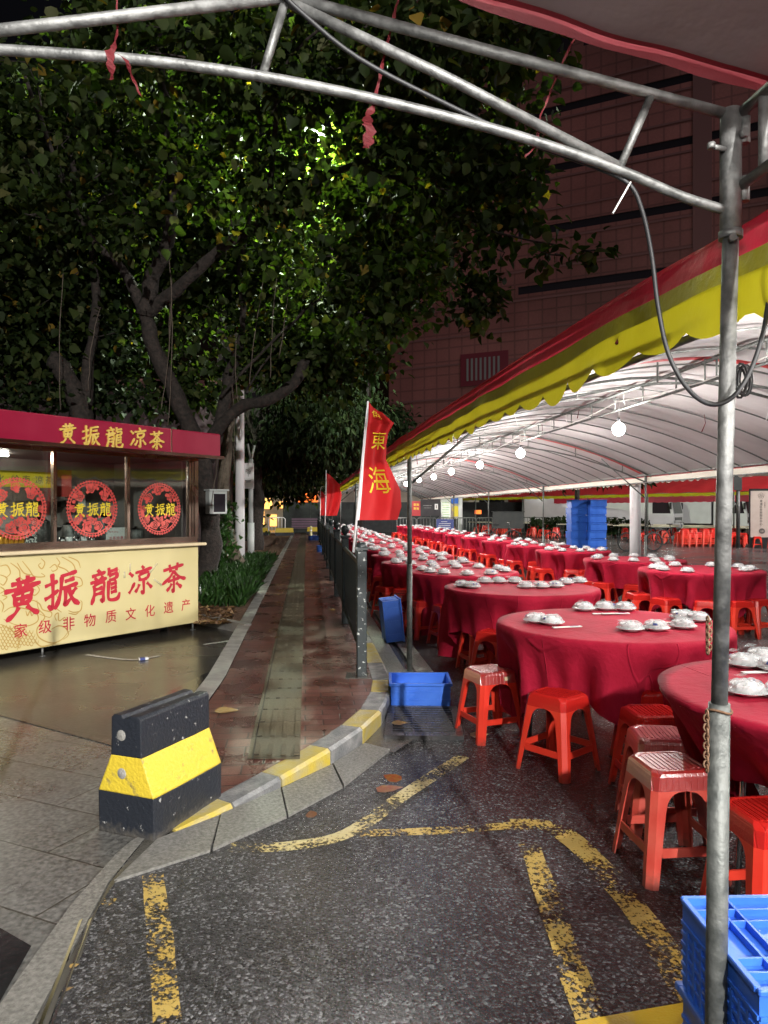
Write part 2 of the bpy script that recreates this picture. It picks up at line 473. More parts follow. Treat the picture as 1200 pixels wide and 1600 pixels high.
M['gold_flat'] = pbr('yellow_lettering', (.72, .55, .03), None, rough=.6)
M['red_ink'] = pbr('red_lettering', (.42, .012, .03), (.47, .02, .04), 9, .45)
M['maroon'] = pbr('maroon_fascia', (.22, .006, .028), (.25, .01, .035), 3, .32, .4)
M['cream'] = pbr('cream_panel', (.56, .48, .235), (.60, .52, .27), 1.5, .45, .55)
M['ochre_ink'] = pbr('ochre_drawing', (.40, .24, .06), (.46, .30, .08), 9, .5)
M['brass'] = pbr('tinted_steel', (.36, .25, .19), (.42, .31, .25), 2, .2, .28, metal=1)
M['ledge'] = pbr('cream_ledge', (.6, .5, .32), None, rough=.4)
M['glass'] = glass_mat('shop_glass', .05)
M['decal'] = pbr('red_paper_cut', (.50, .05, .045), (.56, .09, .07), 12, .5)
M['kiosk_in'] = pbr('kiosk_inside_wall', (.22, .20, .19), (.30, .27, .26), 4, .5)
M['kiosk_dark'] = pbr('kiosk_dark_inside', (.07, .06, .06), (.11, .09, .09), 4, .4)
M['orange'] = pbr('orange_can', (.75, .30, .02), (.80, .42, .05), 22, .3, metal=.3)
M['bark'] = pbr('bark', (.010, .0075, .006), (.033, .024, .02), 14, .9, bs=.9, bscale=22, bd=.03)
M['bark_pale'] = pbr('pale_bark', (.08, .062, .045), (.15, .12, .09), 8, .9, bs=.9, bscale=25, bd=.03)
M['root'] = pbr('aerial_root', (.07, .052, .04), (.10, .078, .058), 9, .8)
M['leaf'] = leaf_mat('broad_leaves', [(0, (.012, .022, .005)), (.5, (.022, .038, .008)), (.85, (.040, .056, .014)), (.975, (.065, .07, .025)), (.99, (.20, .13, .02))], .42, .65)
M['leaf_dark'] = leaf_mat('dark_leaves', [(0, (.008, .017, .006)), (.6, (.015, .028, .008)), (.95, (.028, .042, .014))], .25, .65)
M['grass'] = leaf_mat('long_grass', [(0, (.014, .042, .009)), (.6, (.026, .072, .014)), (1, (.045, .10, .026))], .3)
M['black_paint'] = pbr('black_paint', (.012, .014, .02), (.022, .024, .03), 8, .42, .55, .5, 70)
M['yellow_paint'] = pbr('yellow_barrier_paint', (.62, .42, .015), (.55, .37, .02), 5, .45, .55, .5, 60)
M['fence'] = pbr('dark_green_fence_paint', (.009, .014, .015), (.018, .024, .026), 9, .4)
M['fence_chipped'] = pbr('chipped_fence_paint', (.013, .02, .022), (.5, .52, .5), 26, .45, lo=.60, hi=.66)
for _k in ('fence', 'leaf_dark', 'leaf'): M[_k].node_tree.nodes['Principled BSDF'].inputs['Specular IOR Level'].default_value = .2
M['white_paint'] = pbr('white_post_paint', (.80, .78, .80), (.84, .83, .84), 5, .5)
M['grey_box'] = pbr('grey_enamel', (.42, .45, .44), (.48, .5, .5), 4, .45)
M['black'] = pbr('black_plastic', (.012, .012, .014), None, rough=.4)
M['board_pink'] = pbr('pale_sign_board', (.36, .28, .26), (.40, .32, .30), 3, .5)
M['board_blue'] = pbr('blue_notice_board', (.025, .04, .17), (.03, .05, .2), 3, .5)
M['board_black'] = pbr('black_banner', (.016, .016, .02), (.03, .028, .03), 3, .7)
M['truck'] = pbr('white_truck_paint', (.60, .60, .60), (.66, .66, .66), 2, .3)
M['beige'] = pbr('beige_stone', (.36, .30, .25), (.44, .37, .31), 3, .7)
M['hoarding'] = pbr('dark_hoarding', (.02, .022, .024), (.035, .037, .04), 3, .7)
M['purple'] = pbr('purple_bench_paint', (.12, .07, .11), (.15, .09, .13), 3, .6)
M['glow_warm'] = emis('lit_shop_window', (1, .52, .13), 2.2)
M['glow_orange'] = emis('lit_orange_sign', (1, .20, .03), 1.6)
M['glow_white'] = emis('lit_white_window', (1, .93, .82), 2.0)
M['bulb'] = emis('led_bulb', (1, .96, .90), BULB_STRENGTH)
M['near_bulb'] = emis('near_led_bulb', (1, .96, .90), ADDED_BULB)
M['flood'] = emis('flood_lens', (1, .97, .92), FLOOD)
M['flood2'] = emis('flood_lens_plain', (1, .97, .92), 6500)
M['lens'] = emis('street_lamp_lens', (.86, 1, .74), LAMP_STRENGTH)
M['kiosk_tube'] = emis('kiosk_lamp_tube', (1, .9, .8), 150)
M['tile_wall'] = paving('red_facade_tiles', .8, .8, .055, (.30, .104, .102), (.275, .094, .093), (.19, .066, .066), 0, .5, .6, offset=0, wet=.12, bs=.2, fine=8, speck=.08)
next(n for n in M['tile_wall'].node_tree.nodes if n.type == 'MAPPING').inputs['Rotation'].default_value = (math.pi / 2, 0, 0)
M['tile_plain'] = pbr('dark_red_facade_band', (.17, .07, .075), None, rough=.6)
M['slot'] = pbr('dark_window_band', (.022, .018, .024), None, rough=.15)
M['pink_wall'] = pbr('pink_tiled_wall', (.10, .07, .078), (.13, .09, .098), 3, .6)

LETTER = {}
def glyph(ch, bold=0):
    bold = 0
    k = (ch, bold)
    if k not in LETTER:
        c = bpy.data.curves.new('glyph', 'FONT'); c.body = ch; c.size = 1.0; c.offset = bold; c.resolution_u = 3
        o = bpy.data.objects.new('glyph', c); COL.objects.link(o)
        bpy.context.view_layer.update()
        me = bpy.data.meshes.new_from_object(o.evaluated_get(bpy.context.evaluated_depsgraph_get()))
        v = [tuple(p.co)[:2] for p in me.vertices]; f = [tuple(p.vertices) for p in me.polygons]
        bpy.data.objects.remove(o); bpy.data.curves.remove(c); bpy.data.meshes.remove(me)
        xs = [p[0] for p in v]; ys = [p[1] for p in v]
        cx, cy = (min(xs) + max(xs)) / 2, (min(ys) + max(ys)) / 2
        LETTER[k] = ([(x - cx, y - cy) for x, y in v], f)
    return LETTER[k]
def lettering(name, items, parent, m, y=0, bold=0, shear=0, tilt=0, depth=0, fn=None, sx=1.0, brush=0):
    """items: (char, x, z, height) in the parent's x-z plane, facing -y"""
    mb = MB()
    for ch, x, z, h in items:
        v, f = glyph(ch)
        hh = max(p[1] for p in v) - min(p[1] for p in v)
        k = h / max(hh, .55) 
        offs = [(0, 0)] if not bold else [(0, 0)] + [(bold * math.cos(t), bold * math.sin(t)) for t in [2 * math.pi * i / 6 for i in range(6)]]
        for oi, (ox, oz) in enumerate(offs):
            pts = []
            for a, b in v:
                if brush:
                    q = mnoise.noise(Vector((a * 3.2 + x, b * 3.2 + z, 1.3)))
                    q2 = mnoise.noise(Vector((a * 3.2 + x, b * 3.2 + z, 7.9)))
                    a += brush * q; b += brush * q2
                a2 = (a + ox) * sx + shear * b; b2 = b + oz + tilt * a
                pts.append((x + a2 * k, y - .00012 * oi, z + b2 * k))
            if fn: pts = [fn(p) for p in pts]
            if depth:
                n = len(pts)
                mb.add(pts + [(p[0], p[1] + depth, p[2]) for p in pts], [])
                o = len(mb.v) - 2 * n
                edges = {}
                for ff in f:
                    mb.f.append(tuple(o + i for i in ff)); mb.m.append(0); mb.sm.append(False)
                    for i in range(len(ff)):
                        edges[(ff[i], ff[(i + 1) % len(ff)])] = 1
                for (a, b) in edges:
                    if (b, a) not in edges:
                        mb.f.append((o + b, o + a, o + a + n, o + b + n)); mb.m.append(0); mb.sm.append(False)
            else:
                mb.add(pts, f)
    return mb.build(name, m, parent)

BRUSH = {
'黄': [[(22,85),(50,87),(82,91)],[(38,99),(42,86),(42,75)],[(63,101),(61,90),(59,76)],[(6,71),(50,73),(95,79)],[(29,64),(31,50),(34,33)],[(29,62),(71,66),(69,50),(65,35)],[(33,49),(66,51)],[(50,73),(50,55),(49,36)],[(33,36),(66,37)],[(41,30),(31,16),(10,3)],[(60,30),(72,18),(90,5)]],
'振': [[(4,69),(40,77)],[(24,99),(26,60),(25,18),(22,10),(12,19)],[(3,36),(20,42),(42,54)],[(47,87),(94,93)],[(51,88),(48,55),(42,28),(31,5)],[(58,72),(87,76)],[(50,55),(97,61)],[(61,56),(61,28),(59,12),(76,25)],[(92,51),(85,44),(76,37)],[(69,56),(76,32),(86,17),(101,5)]],
'龍': [[(26,100),(33,90)],[(7,83),(52,89)],[(17,79),(23,69)],[(42,81),(35,69)],[(2,65),(56,71)],[(14,58),(15,32),(6,3)],[(14,58),(45,61),(44,30),(43,8),(34,15)],[(16,44),(42,46)],[(16,30),(42,32)],[(62,100),(63,77)],[(63,88),(92,91)],[(62,76),(89,79),(86,63)],[(62,63),(86,64)],[(62,63),(60,24),(64,7),(90,5),(98,22)],[(68,50),(89,53)],[(68,38),(89,41)],[(68,26),(89,29)]],
'凉': [[(6,86),(22,71)],[(4,17),(14,28),(28,50)],[(56,101),(65,90)],[(30,81),(98,88)],[(45,72),(49,51)],[(45,72),(84,75),(78,53)],[(49,54),(78,55)],[(63,51),(64,20),(62,8),(52,17)],[(46,41),(40,28),(29,16)],[(76,41),(86,31),(97,19)]],
'茶': [[(8,81),(92,88)],[(33,97),(38,71)],[(67,99),(61,73)],[(51,75),(34,54),(3,36)],[(49,73),(68,54),(86,44),(101,39)],[(26,42),(76,46)],[(51,59),(51,26),(50,6),(42,15)],[(42,33),(34,22),(21,12)],[(60,33),(70,24),(83,13)]],
}
def brush_lettering(name, items, parent, m, y=0, tilt=.1, depth=0, sx=.95, w=8.6):
    for ch, x, z, h in items:
        mb = MB(); k = h / 100
        for si, st in enumerate(BRUSH[ch]):
            pts = limb_pts([Vector((a, 0, b)) for a, b in st], 1, 6, 0)
            L_ = sum((pts[i + 1] - pts[i]).length for i in range(len(pts) - 1)); n = len(pts); L0 = []; R0 = []
            for i, p in enumerate(pts):
                t = (pts[min(i + 1, n - 1)] - pts[max(i - 1, 0)]).normalized(); f = i / (n - 1)
                ww = w * (1.05 - .42 * math.sin(math.pi * min(1, f * 1.25)) if f < .8 else (.98 - 2.6 * (f - .8) if L_ > 34 else .95 - .8 * (f - .8)))
                ww *= 1 + .13 * mnoise.noise(Vector((p.x * .09, p.z * .09, si)))
                if i == 0: ww *= .62
                nn = Vector((-t.z, 0, t.x))
                for lst, sg in ((L0, 1), (R0, -1)):
                    q = p + nn * (sg * ww / 2); a, b = (q.x - 50) * sx, q.z - 50
                    lst.append((x + a * k, y - .00015 * si, z + (b + tilt * a) * k))
            # rounded start and end
            vs = L0 + R0[::-1]; nn = len(vs)
            fs = [(i, i + 1, nn - 2 - i, nn - 1 - i) for i in range(n - 1)]
            if depth:
                mb.add(vs + [(a, b + depth, c) for a, b, c in vs], fs + [(i, (i + 1) % nn, nn + (i + 1) % nn, nn + i) for i in range(nn)])
            else: mb.add(vs, fs)
        mb.build(name, m, parent)

def grime(m, z0, z1, col, amt=.75):
    """mud splashed on the lowest part of a thing that stands on wet ground"""
    nt = m.node_tree; b = nt.nodes['Principled BSDF']
    src = b.inputs['Base Color'].links[0].from_socket
    tc = nt.nodes.new('ShaderNodeTexCoord'); sp = nt.nodes.new('ShaderNodeSeparateXYZ'); L(nt, tc.outputs['Object'], sp.inputs[0])
    n = nt.nodes.new('ShaderNodeTexNoise'); n.inputs['Scale'].default_value = 38; n.inputs['Detail'].default_value = 5; L(nt, tc.outputs['Object'], n.inputs['Vector'])
    ma = nt.nodes.new('ShaderNodeMath'); ma.operation = 'MULTIPLY_ADD'; ma.inputs[1].default_value = (z1 - z0) * 1.6; L(nt, n.outputs[0], ma.inputs[0]); ma.inputs[2].default_value = z0 - (z1 - z0) * .3
    sb = nt.nodes.new('ShaderNodeMath'); sb.operation = 'SUBTRACT'; L(nt, ma.outputs[0], sb.inputs[0]); L(nt, sp.outputs[2], sb.inputs[1])
    r = ramp(nt, sb.outputs[0], [(0, g3(0)), (.06, g3(amt))])
    mx = nt.nodes.new('ShaderNodeMixRGB'); L(nt, r.outputs[0], mx.inputs[0]); L(nt, src, mx.inputs[1]); mx.inputs[2].default_value = (*col, 1)
    L(nt, mx.outputs[0], b.inputs['Base Color'])
def soft_edges(m, rad):
    nt = m.node_tree; b = nt.nodes['Principled BSDF']
    bv = nt.nodes.new('ShaderNodeBevel'); bv.inputs[0].default_value = rad; bv.samples = 4
    n = b.inputs['Normal'].links[0].from_node
    while n.inputs['Normal'].is_linked: n = n.inputs['Normal'].links[0].from_node
    L(nt, bv.outputs[0], n.inputs['Normal'])
grime(M['stool'], .02, .10, (.12, .03, .022), .6); grime(M['stool_pale'], .02, .12, (.12, .05, .04), .6)
# ================================================================== the setting
def interp(pts, d):
    if d <= pts[0][1]: return pts[0][0]
    for (x0, d0), (x1, d1) in zip(pts, pts[1:]):
        if d <= d1: return x0 + (x1 - x0) * (d - d0) / (d1 - d0)
    return pts[-1][0]
FAR = 44.0
KERB = [(-.963, 3.35), (-.755, 3.63), (-.554, 3.91), (-.313, 4.26), (-.135, 4.63), (-.018, 5.02), (.049, 5.53), (.058, 5.93), (0, 6.6), (-.107, 7.59)]
_d = 7.59
while _d < FAR:
    _d += .55; KERB.append((-.107 - .108 * (_d - 7.59), _d))
def kz(d): return max(0.012, min(1, (d - 3.4) / 1.0) * .11)
def left_of(i, w):
    a = Vector(KERB[max(i - 1, 0)]); b = Vector(KERB[min(i + 1, len(KERB) - 1)])
    t = (b - a).normalized()
    return (KERB[i][0] - t.y * w, KERB[i][1] + t.x * w)
KIN = [left_of(i, .15) for i in range(len(KERB))]
def XL(d): return -1.32 - .108 * (d - 6) if d > 6 else -1.32 + .16 * (6 - d) * .35

mb = MB(); mb.add([(-90, -12, 0), (120, -12, 0), (120, 320, 0), (-90, 320, 0)], [(0, 1, 2, 3)])
tag(mb.build('road', M['asphalt']), kind='structure')

# plaza sheet, its wet brown part and its black inset slabs
pl = [(-1.096, 3.30), (-1.102, 2.9), (-1.018, 2.11), (-.75, -4), (-40, -4), (-40, 45), (-9, 45), (-8, 14), (-2.44, 9.5), (-1.66, 8.7), (-1.50, 7), (-1.43, 6), (-1.30, 4.6), (-1.24, 3.9), (-1.0, 3.36)]
mb = MB(); mb.add([(x, y, .005) for x, y in pl], [tuple(range(len(pl) - 1, -1, -1))])
tag(mb.build('plaza', M['plaza']), kind='structure')
def sheet(name, pts, z, m):
    mb = MB(); mb.add([(p[0], p[1], z) for p in pts], [tuple(range(len(pts)))])
    o = mb.build(name, m, recalc=False)
    if o.data.polygons[0].normal.z < 0: o.data.flip_normals()
    return tag(o, kind='structure')
b1 = G(0, 1120); b2 = G(185, 1170)
u = (b2 - b1); u.normalize()
e2 = b2 + u * .05; e1 = b1 - u * 14
sheet('wet_plaza', [(e1.x, e1.y), (e2.x, e2.y), (-1.30, 4.3), (-1.32, 4.6), (-1.45, 6), (-1.52, 7), (-1.68, 8.7), (-2.5, 9.5), (-8, 14), (-20, 14)], .009, M['plaza_wet'])
sheet('dark_paving', [G(-60, 1425), G(2, 1456), G(48, 1483), G(-12, 1590), G(-260, 1590)], .009, M['plaza_dark'])
q = [G(190, 1120), G(345, 1042), G(372, 1046), G(331, 1103)]
sheet('dark_paving', [(v.x, v.y) for v in q], .0125, M['plaza_dark'])
# granite edge strip, mortar bed and slot drain beside the road
sheet('granite_edge', [G(236, 1303), G(170, 1382), G(52, 1603), (-.93, 1.2), (-1.08, 1.2), G(0, 1575), G(110, 1420), G(180, 1340), G(205, 1318)], .013, M['granite'])
sheet('mortar_bed', [G(236, 1303), G(250, 1320), G(178, 1384), G(152, 1425), G(140, 1455), G(126, 1500), G(92, 1560), G(70, 1620), (-.80, 1.2), (-.92, 1.2), G(54, 1604), G(172, 1382)], .0095, M['concrete_dark'])
mb = MB()
a0, a1 = G(122, 1445), G(60, 1606)
dv = (a1 - a0).normalized(); nv = Vector((-dv.y, dv.x, 0))
for off, w in ((.0, .014), (.034, .012)):
    A = a0 + nv * off; B_ = a1 + dv * .8 + nv * off
    mb.add([A + Vector((0, 0, .012)), B_ + Vector((0, 0, .012)), B_ + nv * w + Vector((0, 0, .02)), A + nv * w + Vector((0, 0, .02)),
            A - Vector((0, 0, .0)), B_, B_ + nv * w, A + nv * w], [(0, 1, 2, 3), (4, 0, 3, 7), (0, 4, 5, 1), (2, 6, 7, 3)])
o = tag(mb.build('slot_drain', M['chrome']), 'slot drain with two thin bright metal rails beside the granite paving edge', 'drain')

# brick path with a tactile strip
NB = 90
mb = MB()
ds = [3.42 + (FAR - 3.42) * (i / NB) ** 2 for i in range(NB + 1)]
mb.grid(lambda a, b: (lambda d: ((XL(d) + .0) + (min(interp(KIN, d) + .012, 9) - XL(d)) * a, d, kz(d) - .008))(ds[round(b * NB)]), 4, NB, smooth=False)
tag(mb.build('brick_path', M['brick']), kind='structure')
mb = MB()
ds2 = [max(d, 4.13) for d in ds]
mb.grid(lambda a, b: (lambda d: (-.83 - .107 * (d - 6) - .15 + .3 * a, d, kz(d) - .003))(ds2[round(b * NB)]), 1, NB, smooth=False)
# raised bars and the cross joints of the near tactile slabs
tag(mb.build('tactile_strip', M['tactile']), kind='structure')
mb = MB()
d = 4.15
row = 0
while d < 22:
    cx = -.83 - .107 * (d - 6)
    for k in range(4):
        xx = cx - .115 + .077 * k
        mb.box((xx, d + .13, kz(d + .13) + .0005), (.03, .275, .004), rz=AXR)
    d += .30; row += 1
tag(mb.build('tactile_ridges', M['tactile']), kind='structure')
# pale strip between path and plaza, verge
mb = MB()
rows = [d for d in ds if d > 3.9]
n = len(rows)
mb.grid(lambda a, b: (lambda d: (XL(d) - .15 + .15 * a + (.0 if a else 0), d, max(kz(d), .03) + .004))(rows[round(b * (n - 1))]), 1, n - 1, smooth=False)
mb.grid(lambda a, b: (lambda d: (XL(d) - .151, d, (max(kz(d), .03) + .004) * a))(rows[round(b * (n - 1))]), 1, n - 1, smooth=False)
tag(mb.build('kerb_strip', M['concrete']), kind='structure')
mb = MB()
vg = [(-1.69, 8.72), (-2.46, 9.5), (-4.5, 11.2), (-9, 14), (-14, 20), (-14, 44), (-5.6, 44), (-4.2, 31), (-2.63, 16.5), (-2.15, 12)]
mb.prism(vg, -.02, .10)
tag(mb.build('verge', M['dirt']), kind='structure')
mb = MB()
A, B_ = Vector((-1.68, 8.70)), Vector((-2.46, 9.49))
t = (B_ - A).normalized(); nn = Vector((t.y, -t.x))
mb.prism([A, B_, B_ + nn * .1, A + nn * .1], 0, .125)
tag(mb.build('verge_kerb', M['concrete']), kind='structure')
# kerb stones, alternately yellow and dark
mb = MB()
for i in range(len(KERB) - 1):
    o0, o1 = Vector(KERB[i]), Vector(KERB[i + 1]); i0, i1 = Vector(KIN[i]), Vector(KIN[i + 1])
    g = .006 / max((o1 - o0).length, .01)
    a0, a1 = o0.lerp(o1, g), o1.lerp(o0, g); b0, b1 = i0.lerp(i1, g), i1.lerp(i0, g)
    z0, z1 = kz(o0.y), kz(o1.y)
    c = .018
    def V3(p, z): return (p.x, p.y, z)
    e0, e1 = a0.lerp(b0, .12), a1.lerp(b1, .12)
    vs = [V3(a0, -.02), V3(a1, -.02), V3(a1, max(z1 - c, 0)), V3(a0, max(z0 - c, 0)), V3(e1, z1), V3(e0, z0), V3(b1, z1 - .002), V3(b0, z0 - .002), V3(b1, -.02), V3(b0, -.02)]
    mb.add(vs, [(0, 1, 2, 3), (3, 2, 4, 5), (5, 4, 6, 7), (7, 6, 8, 9), (0, 3, 5, 7, 9), (1, 8, 6, 4, 2)], 0 if i % 2 == 0 else 1)
tag(mb.build('kerb', [M['kerb_yellow'], M['kerb_grey']]), kind='structure')
# gutter slabs round the corner and along the street
mb = MB()
gi = [(-1.03, 3.27), (-.80, 3.53), (-.55, 3.87), (-.30, 4.24), (-.12, 4.62)]
go = [(-1.09, 2.90), (-.757, 3.17), (-.47, 3.52), (-.22, 3.90), (.04, 4.50)]
for i in range(4):
    a, b, c, d_ = Vector(gi[i]), Vector(gi[i + 1]), Vector(go[i + 1]), Vector(go[i])
    mb.prism([a.lerp(b, .015), b.lerp(a, .015), c.lerp(d_, .015), d_.lerp(c, .015)][::-1], -.01, .012 + .003 * (i % 2))
d = 5.72
while d < FAR:
    x0 = interp(KERB, d) + .006; x1 = interp(KERB, d + .9) + .006
    mb.prism([(x0, d), (x0 + .20, d), (x1 + .20, d + .89), (x1, d + .89)], -.01, .014)
    mb.prism([(x0 + .29, d), (x0 + .45, d), (x1 + .45, d + .89), (x1 + .29, d + .89)], -.01, .02)
    d += .9
tag(mb.build('gutter', M['granite']), kind='structure')
sheet('mortar_bed', [(-.12, 4.60), (.06, 4.45), (.2, 4.72), (.05, 5.5), (.04, 5.3), (-.03, 4.98)], .006, M['concrete_dark'])
sheet('mortar_bed', [(.2, 5.72), (.35, 5.72), (.35 - .108 * 20, 25.7), (.2 - .108 * 20, 25.7)], .004, M['concrete_dark'])

# painted lines
def stripe(pts, w, m, z=.0045):
    pts = [G(*p) for p in pts]
    # resample with a smooth curve
    out = []
    for i in range(len(pts) - 1):
        p0 = pts[max(i - 1, 0)]; p1 = pts[i]; p2 = pts[i + 1]; p3 = pts[min(i + 2, len(pts) - 1)]
        for k in range(6):
            t = k / 6
            out.append(.5 * ((2 * p1) + (p2 - p0) * t + (2 * p0 - 5 * p1 + 4 * p2 - p3) * t * t + (3 * p1 - p0 - 3 * p2 + p3) * t ** 3))
    out.append(pts[-1])
    mb = MB(); vs = []
    for i, p in enumerate(out):
        t = (out[min(i + 1, len(out) - 1)] - out[max(i - 1, 0)]).normalized(); nn = Vector((-t.y, t.x, 0))
        ww = w * (1 + .15 * mnoise.noise(p * 5))
        vs += [p + nn * ww / 2 + Vector((0, 0, z)), p - nn * ww / 2 + Vector((0, 0, z))]
    mb.add(vs, [(2 * i, 2 * i + 1, 2 * i + 3, 2 * i + 2) for i in range(len(out) - 1)])
    return tag(mb.build('road_marking', m), kind='structure')
stripe([(358, 1326), (450, 1324), (545, 1303), (632, 1243), (724, 1183)], .09, M['line_whole'])
stripe([(560, 1304), (640, 1302), (720, 1298), (812, 1291)], .075, M['line'], .0055)
stripe([(800, 1290), (862, 1294), (925, 1342), (1010, 1445), (1090, 1570)], .115, M['line'])
stripe([(826, 1318), (855, 1400), (885, 1490), (932, 1620)], .095, M['line'], .0055)
stripe([(238, 1368), (246, 1440), (254, 1515), (264, 1640)], .085, M['line'])
stripe([(158, 1424), (172, 1406)], .05, M['line'])
sheet('road_marking', [G(898, 1601), G(1085, 1568), G(1290, 1540), G(1400, 1640), G(1000, 1690)], .0065, M['line_fresh'])
stripe([(135, 1025), (205, 1033), (250, 1026)], .05, M['line_white'], .0135)
stripe([(318, 1009), (380, 1000)], .05, M['line_white'], .0135)

# storm grate in the gutter
gr = empty('storm_grate', (.275, 5.08, 0), -.04, 'black iron storm grate lying in the gutter in front of the blue tray', 'drain grate')
mb = MB()
mb.box((0, -.34, .012), (.52, .05, .03)); mb.box((0, .34, .012), (.52, .05, .03)); mb.box((-.235, 0, .0115), (.05, .629, .03)); mb.box((.235, 0, .0115), (.05, .629, .03))
mb.build('frame', M['iron'], gr)
mb = MB()
for k in range(11): mb.box((0, -.28 + .056 * k, .012), (.419, .022, .022))
mb.box((-.07, 0, .0105), (.02, .6, .016)); 
mb.build('grille', M['iron'], gr)
mb = MB(); mb.box((0, 0, .0045), (.44, .64, .002)); mb.build('pit', M['black'], gr)  # thin black sheet standing in for the shade below the bars
for k in range(10):
    pass

# ------------------------------------------------------------------ buildings behind
BSC = 1.8
bl = empty('shopping_building', (.3 * BSC, 45 * BSC, CAMZ * (1 - BSC)), math.atan2(-.439, .898), 'tall dark red tiled building with narrow black window bands, behind the long tent', 'building')
bl.scale = (BSC,) * 3
mb = MB(); mb2 = MB(); mb3 = MB()
HZ = 42; LX = 34
slots = [(3.6, 4.0), (6.9, 7.3), (10.5, 10.95), (13.8, 14.25), (17.05, 17.5), (20.4, 20.85), (23.65, 24.1), (27.0, 29.6), (31, 33.5)]
z = 0
for a, b in slots:
    mb.box((LX / 2, .25, (z + a) / 2), (LX, .5, a - z)); z = b
mb.box((LX / 2, .25, (z + HZ) / 2), (LX, .5, HZ - z))
# solid wall left of the bands
for a, b in slots:
    if a < 26: mb.box((4.1 if a > 12 else 9, .25, (a + b) / 2), (8.2 if a > 12 else 18, .497, b - a))
    else: mb.box((2.2, .25, (a + b) / 2), (4.4, .497, b - a))
    mb.box((17.9, .22, (a + b) / 2), (.7, .48, b - a))
    if a > 26: mb.box((11.5, .25, (a + b) / 2), (.7, .497, b - a))
mb.build('wall', M['tile_wall'], bl)
mb2.box((LX / 2, .11, HZ / 2), (LX - .1, .1, HZ - .2)); mb2.build('window_band', M['slot'], bl)
for a, b in slots:
    if a < 26:
        mb3.box((LX / 2, -.02, b + .85), (LX, .05, .10)); mb3.box((LX / 2, -.02, a - .34), (LX, .05, .10))
mb3.box((17.85, -.05, HZ / 2), (.9, .08, HZ - .4))
mb3.build('string_course', M['tile_plain'], bl)
mb = MB(); mb.box((0.6, 8, HZ / 2), (1.2, 15, HZ)); mb.build('side_wall', M['tile_wall'], bl)
w = MB(); w.box((6.2, -.06, 9.75), (2.9, .1, 1.9)); wo = w.build('window', pbr('dull_red_frame', (.14, .01, .025), None, rough=.6), bl)
w = MB()
for k in range(8): w.box((5.2 + .27 * k, -.13, 9.75), (.12, .03, 1.3))
w.build('bars', pbr('grey_bars', (.2, .19, .2), None, rough=.6), wo)

bl = empty('low_building', (-16, 21, 0), R(8), 'low pink tiled building half hidden behind the tea kiosk and trees', 'building')
mb = MB(); mb.box((5.2, 3, 2.6), (11.6, 6, 5.2)); mb.build('wall', M['pink_wall'], bl)
mb = MB(); mb.box((5.2, 3, 5.35), (12, 6.4, .3)); mb.build('roof', M['tile_plain'], bl)
for k in range(3):
    mb = MB(); mb.box((1.5 + 3.4 * k, -.03, 2.2), (1.6, .08, 1.6)); mb.build('window', M['slot'], bl)
bl = empty('dark_block', (-14, 62, 0), 0, 'black unlit block behind the far trees left of the red building', 'building')
mb = MB(); mb.box((6.2, 5, 11), (13, 10, 22)); mb.build('wall', M['kiosk_dark'], bl)
mb = MB()
for k in range(5): mb.box((6.2, -.04, 4 + 3.5 * k), (12, .1, 1.1))
mb.build('window', M['slot'], bl)
# lit shops at the end of the path
sh = empty('far_shop', (-9.8, 56, 0), 0, 'far shopfront with warm yellow lit windows at the end of the path', 'shop')
mb = MB(); mb.box((3, 2.2, 2.6), (9, 4, 5.2)); mb.build('wall', M['beige'], sh)
for k, (x, wd, zz, hh) in enumerate(((.4, 1.4, 2.0, .8), (.1, .8, .9, 1.1), (2.0, .9, 1.9, .5), (1.2, .5, .7, .9), (2.8, .5, .9, .7))):
    mb = MB(); mb.box((x, .16, zz), (wd, .1, hh)); mb.build('window', M['glow_warm'], sh)
mb = MB(); mb.box((3.9, .12, 2.5), (1.5, .14, 1.0)); mb.build('sign', M['glow_orange'], sh)
sh = empty('far_shop', (-.2, 58, 0), 0, 'far shopfront with a white lit window and orange panel beyond the hoarding', 'shop')
mb = MB(); mb.box((1.2, 2.2, 2.6), (8, 4, 5.2)); mb.build('wall', M['beige'], sh)
mb = MB(); mb.box((-1.0, .15, 2.1), (1.6, .1, 1.5)); mb.build('window', M['glow_white'], sh)
mb = MB(); mb.box((.4, .14, 2.4), (.8, .12, 2.0)); mb.build('sign', M['glow_orange'], sh)
ar = empty('arcade_building', (1.5, 60, 0), R(-4), 'low arcade of beige columns and dark bays seen far under the tent', 'building')
mb = MB(); mb.box((14, 4, 4.6), (34, 8, 2.6)); mb.box((14, 6, 1.6), (34, .5, 3.3)); mb.build('wall', M['beige'], ar)
for k in range(9):
    mb = MB(); mb.box((-1.5 + 3.7 * k, .3, 1.65), (.9, .6, 3.28)); mb.build('column', M['beige'], ar)
mb = MB()
for k in range(8): mb.box((.35 + 3.7 * k, 5.6, 1.5), (2.4, .1, 2.9))
mb.build('bay', M['slot'], ar)
ho = empty('hoarding', (-8.5, 49, 0), 0, 'long dark panel hoarding across the end of the path', 'hoarding')
mb = MB()
for k in range(9): mb.box((2.6 + 1.85 * k, 0, 1.02), (1.83, .06, 2.04))
mb.build('panel', M['hoarding'], ho)
for k in range(10):
    mb = MB(); mb.box((1.68 + 1.85 * k, .08, 1.05), (.07, .07, 2.1)); mb.build('post', M['darksteel'], ho)
